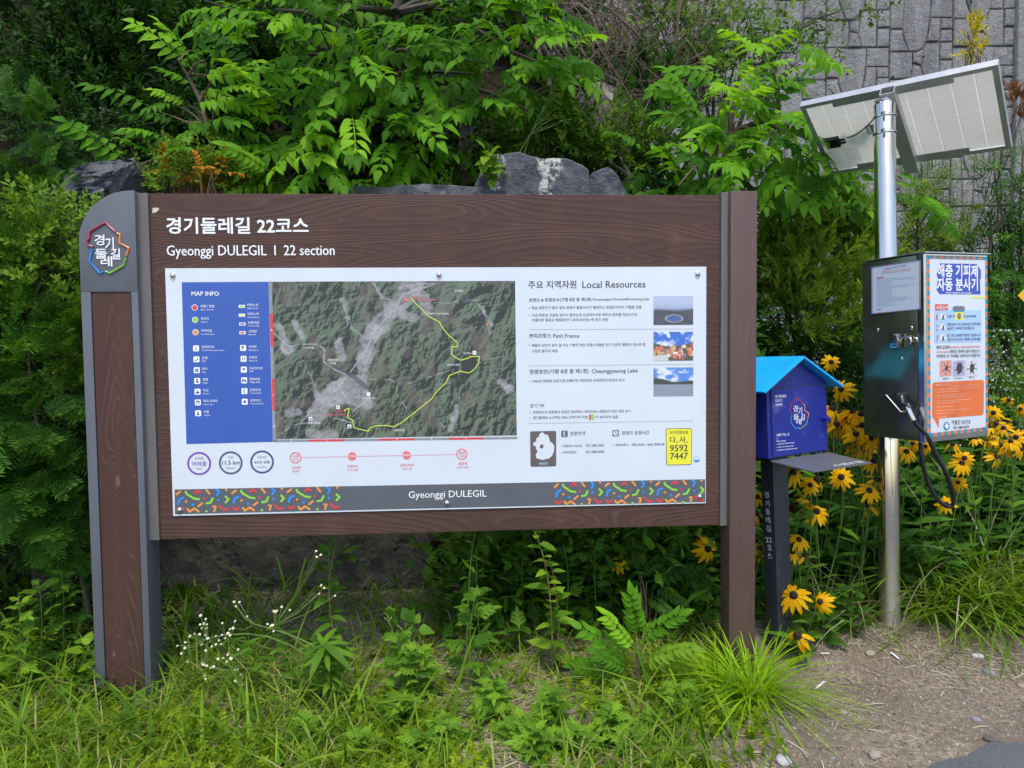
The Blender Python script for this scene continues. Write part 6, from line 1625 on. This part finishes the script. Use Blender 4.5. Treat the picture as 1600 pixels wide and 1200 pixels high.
# feather-leaved sapling and speckled vine near the right post
def small_feather(name, label, px, py0, Y, leaves, mats, seed):
    rng = np.random.default_rng(seed); bx = at(px, py0, Y).x; B = Vector((bx, Y, ground(bx, Y))); o = thing(name, label, 'sapling', Frame(B)); mb = MB(); P = {}
    for (ax, ay), (tx, ty), m_ in leaves:
        a, b = np.array(at(ax, ay, Y+rng.normal()*.04)), np.array(at(tx, ty, Y-.08+rng.normal()*.04)); d = b-a; L = np.linalg.norm(d)
        P.setdefault(m_, []).append(place(ASH[(1,4)[rng.integers(2)]], [a], [d/L+np.array([0,0,.2])], [np.array([0,-.7,.7])+rng.normal(size=3)*.1], L*1.1, .3+.4*rng.random()))
        mb.tube([np.array(q)-np.array(B) for q in limb((bx,Y,B.z-.02), a, rng, .03, 5)], [.005,.004,.004,.003,.002], 5)
    mb.build('stem', M['palebark'], o)
    for i, (m_, pp) in enumerate(P.items()): V, T, C = join(pp); np_mesh('leaves' if i == 0 else 'other_tone_leaves', V-np.array(B), T, L_[m_], o, tint=C)
small_feather('feather_sapling', 'feather-leaved sapling with lime and dark leaves left of the brown post', 998, 1075, 2.85, [((995,1020),(950,965),'ashlit'),((1000,1030),(1075,1020),'lime'),((1000,1035),(1060,1045),'lime'),((990,1035),(925,995),'ash'),((985,1045),(900,1050),'ash'),((990,1060),(940,1090),'ash'),((1000,1060),(1010,1110),'ash'),((996,1005),(1045,970),'ash'),((985,1050),(935,1025),'ash'),((1000,1080),(975,1125),'ash'),((1000,1000),(990,950),'ash')], None, 131)
small_feather('feather_sapling', 'speckled dusty-leaved sapling in the shade under the board right', 1010, 965, 3.3, [((1000,900),(1040,870),'aza'),((1010,910),(1090,900),'aza'),((1000,905),(985,925),'aza'),((1020,915),(1065,945),'aza'),((1010,930),(1040,955),'aza'),((1050,900),(1110,920),'aza'),((1000,895),(990,870),'aza')], None, 132)
plant('heart_leaf_seedling', 'bright heart-leaved seedling at the left foot of the grey post', 'seedling', [(138,1015,2.85,14,16,.05),(142,1045,2.83,9,12,.04)], HEART, L_['lime'], .055, 133, trunk_r=.003, per=22, clumps=5, wood='stem', tight=.4)
plant('clover_patch', 'round-leaved weed on the verge between the tall weeds', 'weed', [(640,975,3.0,26,12,.06),(600,965,3.05,14,8,.05)], HEART, L_['weed'], .055, 134, trunk_r=.003, per=18, clumps=6, wood='stem')
# fleabane cluster
rng = np.random.default_rng(140); bx, by = at(560,1075,2.85).x, 2.85; B = Vector((bx, by, ground(bx, by)))
o = thing('fleabane', 'leaning fleabane sprays with many tiny white daisies beside the grey post', 'wildflower', Frame(B)); mb = MB(); mb2 = MB()
zf = lambda x, y: (x/3.158+220, y/3.158+820)
fl = [(460,380),(487,382),(470,402),(295,447),(320,465),(293,492),(310,488),(325,492),(300,510),(325,510),(290,540),(318,545),(265,538),(242,550),(220,580),(218,608),(200,635),(232,675),(180,597),(330,560),(300,590),(320,620),(340,580),(370,550),(385,570),(400,545),(415,560),(440,515),(455,510),(465,475),(430,535),(402,485),(440,545),(395,590),(370,590),(350,600),(310,690),(325,695),(305,685),(345,705),(360,700),(315,745),(320,760),(430,640),(445,660),(425,675),(480,615),(500,632),(465,715),(478,715),(470,740),(490,740),(465,770),(475,775),(495,790),(460,810),(470,890),(490,895),(480,915),(525,930),(515,950),(500,970),(525,452),(655,425),(670,425),(662,430),(625,490),(640,500),(650,495),(665,495),(655,525),(735,420),(695,405),(380,662),(405,658),(620,880),(618,905),(720,888),(865,130),(868,158),(888,148),(890,298),(905,312),(880,340),(958,350)]
hub = [np.array(at(*zf(x, y), 2.82)) for x, y in [(430,560),(560,490),(480,700),(500,860),(330,560),(660,500)]]; root = np.array([bx,by,B.z])
for h_ in hub: mb.tube([np.array(q)-root for q in limb(root, h_, rng, .05, 8)], list(np.linspace(.004,.002,8)), 5)
dm = None
for x, y in fl:
    p = np.array(at(*zf(x, y), 2.82+rng.normal()*.05)); h_ = min(hub, key=lambda q: np.linalg.norm(q-p))
    if np.linalg.norm(p-h_) < .45: mb.tube([q-root for q in (h_, (h_+p)/2+np.array([0,0,-.015]), p)], .0012, 4)
    else: mb.tube([q-root for q in (np.array([p[0]+.02, p[1]+.02, ground(p[0],p[1])]), p)], .0015, 4)
    f = Vector((rng.normal()*.3, -.6, .8+rng.normal()*.2)).normalized()
    if dm is None:
        m2 = MB()
        for k in range(14):
            a = 2*math.pi*k/14; m2.mi = 0; m2.add([(0,0,0),(math.cos(a-.2),math.sin(a-.2),.05),(math.cos(a)*1.08,math.sin(a)*1.08,.04),(math.cos(a+.2),math.sin(a+.2),.05)], [(0,1,2,3)])
        m2.mi = 1; m2.dome((0,0,.03), (0,0,1), .60, .30, 10, 3)
        M['daisy'] = plain('white daisy petals', (.74,.73,.62), .6); M['daisyeye'] = plain('yellow daisy eye', (.62,.50,.08), .7)
        c = m2.build('flower_head', [M['daisy'], M['daisyeye']], o); dm = c
    else: c = dm.copy(); COL.objects.link(c); c.parent = o
    c.matrix_local = Matrix.Translation(Vector(p-root)) @ f.to_track_quat('Z','Y').to_matrix().to_4x4() @ Matrix.Scale(.0040+.0016*rng.random(), 4)
for k in range(16): 
    h_ = hub[k % 5]; q0 = root*(1-k/22)+h_*(k/22)
mb.build('stems', M['stem'], o)
pos = np.array([root*(1-t)+hub[k % 5]*t - root for k in range(5) for t in np.linspace(.1,.9,9)]); n = len(pos); a = rng.random(n)*6.28
V, T, C = join(scatter(LNC, pos, np.stack([np.cos(a), np.sin(a), .3+.3*rng.random(n)], 1), np.tile([0,-.3,1.0], (n,1)), .06+.05*rng.random(n), .2+.6*rng.random(n), rng)); np_mesh('leaves', V, T, L_['weed'], o, tint=C)

# ================================================================== GRASS
def tuft(name, label, px, py, Y, n, L, spread, mat, seed, tms=BLD, tint=(.1,.9), up=1.0, cat='grass clump', group=None):
    rng = np.random.default_rng(seed); bx = at(px, py, Y).x; B = Vector((bx, Y, ground(bx, Y))); a = rng.random(n)*6.28; rr_ = np.sqrt(rng.random(n))*spread
    pos = np.stack([np.cos(a)*rr_, np.sin(a)*rr_, np.zeros(n)-.01], 1); a2 = a+rng.normal(size=n)*.6; lean_ = .05+.45*rng.random(n)
    d = np.stack([np.cos(a2)*lean_, np.sin(a2)*lean_, up*np.ones(n)], 1)
    up_ = np.stack([-np.cos(a2), -np.sin(a2), lean_], 1)
    V, T, C = join(scatter(tms, pos, d, up_, L*(.55+.6*rng.random(n)), tint[0]+(tint[1]-tint[0])*rng.random(n), rng))
    o = np_mesh(name, V, T, mat, tint=C); o.location = B; return tag(o, label, cat, group)
tuft('grass_clump', 'big bright lime sedge clump at the foot of the brown post', 1175, 1085, 2.78, 300, .285, .075, L_['brightgrass'], 151, tms=BLDB)
tuft('grass_clump', 'smaller lime grass tuft beside the sedge clump, left of it', 1120, 1060, 2.85, 90, .22, .05, L_['brightgrass'], 152)
for k, (px, py, Y, n, L, lab) in enumerate([(1450,930,3.62,150,.42,'grass clump just right of the steel pole foot'),(1500,925,3.65,170,.45,'fine green grass clump between steel pole and frame edge'),(1555,930,3.6,170,.45,'arching grass clump near the right frame edge'),(1600,940,3.55,170,.48,'grass clump cut by the right frame edge'),(1520,880,3.9,160,.55,'taller grass standing behind the clumps right of the pole'),(1590,870,4.0,170,.6,'tall grass behind at the right frame edge'),(1330,940,3.6,70,.30,'short grass tuft left of the steel pole'),(1440,880,3.9,120,.5,'tall grass behind the steel pole')]):
    tuft('grass_clump', lab, px, py, Y, n, L, .13, L_['midgrass'], 153+k, tms=BLDB, tint=(.05,.9), group='grass clumps by the pole')
for k, (px, py, Y, L, lab) in enumerate([(1500,905,3.7,.75,'pale dry grass stalks arching right of the pole'),(1370,940,3.6,.55,'dry grass stalks left of the pole'),(1590,900,3.8,.85,'long dry stalks leaning in from the right edge'),(1300,900,3.5,.5,'dry bent stalks below the shelf')]):
    tuft('dry_grass_clump', lab, px, py, Y, 16, L, .14, L_['straw'], 170+k, tms=BLDT, group='dry grass stalks')
# loose grass, ground cover and straw of the verge
rng = np.random.default_rng(180)
def field(name, label, n, x0, x1, y0, y1, dens, tms, mat, L, seed, flat=False, hgt=0.0, tint=(.1,.85), cat='grass', upz=1.0):
    rng = np.random.default_rng(seed); x, y = ingrid(n, x0, x1, y0, y1, rng); k = rng.random(n) < dens(x, y); x, y = x[k], y[k]; n = len(x); a = rng.random(n)*6.28
    pos = np.stack([x, y, gzr(x, y)+(.006 if flat else -.004)+hgt*rng.random(n)**1.5], 1)
    if flat: d = np.stack([np.cos(a), np.sin(a), .02+.16*rng.random(n)], 1); up = np.array([0,0,1.0])+rng.normal(size=(n,3))*.3
    else:
        l_ = .2+.8*rng.random(n); d = np.stack([np.cos(a)*l_, np.sin(a)*l_, upz*np.ones(n)], 1); up = np.stack([-np.cos(a), -np.sin(a), l_], 1)
    V, T, C = join(scatter(tms, pos, d, up, L*(.45+.9*rng.random(n)), tint[0]+(tint[1]-tint[0])*rng.random(n)**1.1, rng))
    return tag(np_mesh(name, V, T, mat, tint=C), label, cat, kind='stuff')
def patch(x, y, f, s_): return vnoise(np.asarray(x)*.2+.5, np.asarray(y)*.2+.5, f, s_, 3)
dirt = lambda x, y: sst(.75, 1.15, x+.25*(3.0-y)+.25*(patch(x,y,9,3)-.5))        # 1 on the bare gravel at right
road_ok = lambda x, y: (y > ROAD(x)+.01)
field('grass', 'short mixed green grass of the verge', 22000, -3.2, 1.5, 1.9, 3.95, lambda x, y: road_ok(x,y)*(1-dirt(x,y))*(.22+.78*np.clip((patch(x,y,12,5)-.42)*6,0,1))*(.6+.4*(x < -.4))*(1-.6*sst(3.1,3.5,y)), BLD, L_['grass'], .17, 181, tint=(.08,1.15))
field('matted_grass', 'bent and flattened grass matted over the verge', 7000, -3.2, 1.2, 1.9, 3.3, lambda x, y: road_ok(x,y)*(1-dirt(x,y))*np.clip((patch(x,y,11,65)-.36)*5,.1,1), BLDB, L_['grass'], .26, 191, flat=True, tint=(.25,1.35))
field('fine_grass', 'longer grass near the grey post and in the shade behind', 3600, -3.0, 1.1, 2.3, 3.9, lambda x, y: (1-dirt(x,y))*np.clip((patch(x,y,8,15)-.45)*5,.05,1), BLD, L_['grass'], .30, 182, tint=(.0,.7))
CLV = [as_tm([t1(dia(.6,.15), (0,.25,0), (math.cos(a_), math.sin(a_), .2), (0,0,1), .5, R0.normal()*.1) for a_ in np.linspace(0,6.28,7)[:-1]] + [t1(dia(.5,.1), (0,.6,.1), (math.cos(a_), math.sin(a_), .5), (0,0,1), .35, .1) for a_ in np.linspace(.4,6.68,6)[:-1]]) for _ in range(2)]
field('ground_cover', 'low yellow-green creeping plants on the verge', 22000, -3.0, 1.1, 2.0, 3.6, lambda x, y: road_ok(x,y)*(1-dirt(x,y))*np.clip((patch(x,y,10,25)-.44)*7,.05,1)*(1-.85*sst(2.9,3.3,y)), CLV, L_['cover'], .055, 183, tint=(.0,.9), cat='ground cover')
field('dry_grass', 'dead straw and clippings lying on the soil', 32000, -3.2, 3.6, 1.9, 4.1, lambda x, y: road_ok(x,y)*(.25+.75*np.clip((patch(x,y,9,35)-.40)*5,0,1))*(1-.75*dirt(x,y)*(1-sst(2.75,3.25,y))), BLD[:2], L_['straw'], .10, 184, flat=True, cat='dry grass')
field('undergrowth', 'mixed leafy undergrowth in the shade behind the board legs', 9000, -.95, 1.3, 3.05, 4.1, lambda x, y: (1-sst(.80,.98,x-.35*(y-3.3)))*np.clip((patch(x,y,8,45)-.30)*4,0,1)*sst(3.0,3.4,y)*(.25+.75*sst(-.5,.1,x)), OVL+LNC+MUG, L_['weed'], .10, 185, hgt=.5, tint=(.0,.8), cat='plants', upz=.5)
field('shade_weeds', 'sparse leafy weeds at the foot of the yew', 1600, -3.2, -1.5, 2.75, 4.0, lambda x, y: .6+0*x, OVL+MUG, L_['weed'], .09, 186, tint=(.0,.6), cat='plants', upz=.8)
field('bed_edge_weeds', 'small leafy weeds along the edge of the gravel', 1400, 1.0, 3.6, 3.3, 3.9, lambda x, y: np.clip((patch(x,y,11,55)-.42)*5,0,1)*sst(3.35,3.6,y), OVL+MUG, L_['mug'], .08, 187, tint=(.1,.7), cat='plants', upz=.7)

# ================================================================== STONES AND GRAVEL
def pebble_tm(seed):
    r = np.random.default_rng(seed); g = (1+5**.5)/2
    v = nrm(np.array([(-1,g,0),(1,g,0),(-1,-g,0),(1,-g,0),(0,-1,g),(0,1,g),(0,-1,-g),(0,1,-g),(g,0,-1),(g,0,1),(-g,0,-1),(-g,0,1)], float))*(.75+.5*r.random((12,1)))*np.array([1,.8,.55])
    return Tm(v, [(0,11,5),(0,5,1),(0,1,7),(0,7,10),(0,10,11),(1,5,9),(5,11,4),(11,10,2),(10,7,6),(7,1,8),(3,9,4),(3,4,2),(3,2,6),(3,6,8),(3,8,9),(4,9,5),(2,4,11),(6,2,10),(8,6,7),(9,8,1)])
PEB = [pebble_tm(s_) for s_ in range(5)]
m, nt, bs = new_mat('mixed pebbles'); a = node(nt, "ShaderNodeAttribute", attribute_name='tint')
nt.links.new(ramp(nt, a.outputs['Fac'], [(0, lin(82,76,70)), (.25, lin(122,110,98)), (.5, lin(146,134,120)), (.7, lin(156,128,102)), (.85, lin(128,132,138)), (1, lin(205,200,192))]), bs.inputs['Base Color']); bs.inputs['Roughness'].default_value = .9
M['pebble'] = m
rng = np.random.default_rng(190); n = 24000; x, y = ingrid(n, .2, 3.6, 2.0, 3.75, rng); k = (rng.random(n) < .12+.88*dirt(x,y)) & road_ok(x, y-.015); x, y = x[k], y[k]; n = len(x)
V, T, C = join(scatter(PEB, np.stack([x, y, gzr(x,y)+.0005], 1), rng.normal(size=(n,3))*np.array([1,1,.25]), np.array([0,0,1.0])+rng.normal(size=(n,3))*.4, .0022+.007*rng.random(n)**3.6, rng.random(n)*.93, rng))
tag(np_mesh('gravel', V, T, M['pebble'], tint=C), 'fine mixed gravel on the bare verge', 'gravel', kind='stuff')
for k, (px, py, r_, tn, lab) in enumerate([(1528,1027,.024,.96,'pale flat stone on the gravel at the right'),(1548,1040,.018,.45,'tan stone touching the pale flat stone'),(1545,1052,.024,.85,'grey blue stone below the tan one'),(1567,1047,.028,.25,'brown rounded stone beside the grey blue stone'),(1597,1073,.020,.55,'orange tan stone at the right frame edge'),(1225,1190,.032,.92,'white grey stone at the bottom edge below the sedge clump'),(1367,1182,.026,.5,'tan stone near the asphalt corner'),(1550,1158,.026,.05,'flat dark stone near the asphalt'),(1360,1022,.026,.5,'flat brown stone by the stamp box post'),(1318,1115,.016,.8,'small grey stone in the middle of the gravel'),(1525,1125,.016,.85,'pale blue grey pebble near the asphalt'),(1400,1017,.016,.7,'orange brown clod near the pole foot'),(1085,1185,.022,.95,'white stone in the grass at the bottom edge')]):
    Y = 2.3
    for _ in range(12):
        p = at(px, py, Y); t_ = (p.z - float(gzr(p.x, Y))); Y += t_*1.6
    o = None; bm = bmesh.new(); bmesh.ops.create_icosphere(bm, subdivisions=2, radius=1); rg = np.random.default_rng(300+k)
    ax_ = nrm(rg.normal(size=(5,3)))
    for v in bm.verts:
        co = np.array(v.co); s_ = min(1.0, min((.78+.1*j*.5)/max(1e-6, abs(co@ax_[j])) for j in range(5))); v.co = co*s_*np.array([1.15,.85,.55])
    me = bpy.data.meshes.new('stone'); bm.to_mesh(me); bm.free(); me.materials.append(M['pebble']); at_ = me.attributes.new('tint','FLOAT','POINT'); at_.data.foreach_set('value', np.full(len(me.vertices), tn, dtype=np.float32))
    o = bpy.data.objects.new('stone', me); COL.objects.link(o); o.location = (p.x, p.y, float(gzr(p.x,p.y))+r_*.18); o.scale = (r_,r_,r_); o.rotation_euler = (0,0,rg.random()*6); tag(o, lab, 'stone')

# a broad leaf lying on the soil and slivers of white litter
def lie(px, py):
    Y = 2.4
    for _ in range(14):
        p = at(px, py, Y); Y += (p.z-float(gzr(p.x, Y)))*1.5
    return np.array([p.x, p.y, float(gzr(p.x, p.y))+.012])
V, T, C = place(leaf(.36,.2,.1,.5), [lie(1468,962)], [(1,-.22,.02)], [(0,-.35,1)], .15, .3)
tag(np_mesh('fallen_leaf', V, T, L_['weed'], tint=C), 'broad green leaf lying on the soil right of the pole foot', 'leaf')
for (x0, y0), (x1, y1), lab in [((1276,1078),(1288,1068),'short white sliver of litter on the gravel near the sedge'),((1282,1023),(1296,1024),'white sliver of litter beside the stamp box post foot'),((1392,1022),(1404,1032),'white sliver of litter below the steel pole')]:
    a, b = Vector(lie(x0,y0)), Vector(lie(x1,y1)); d = (b-a).normalized(); w = Vector((-d.y, d.x, 0))*.004; a.z -= .006; b.z -= .004
    mb = MB(); mb.hexa([a-w, b-w, b+w, a+w], [p+Vector((0,0,.003)) for p in (a-w, b-w, b+w, a+w)]); tag(mb.build('litter_strip', M['white_ink']), lab, 'litter')

bpy.data.scenes.remove(_ts)
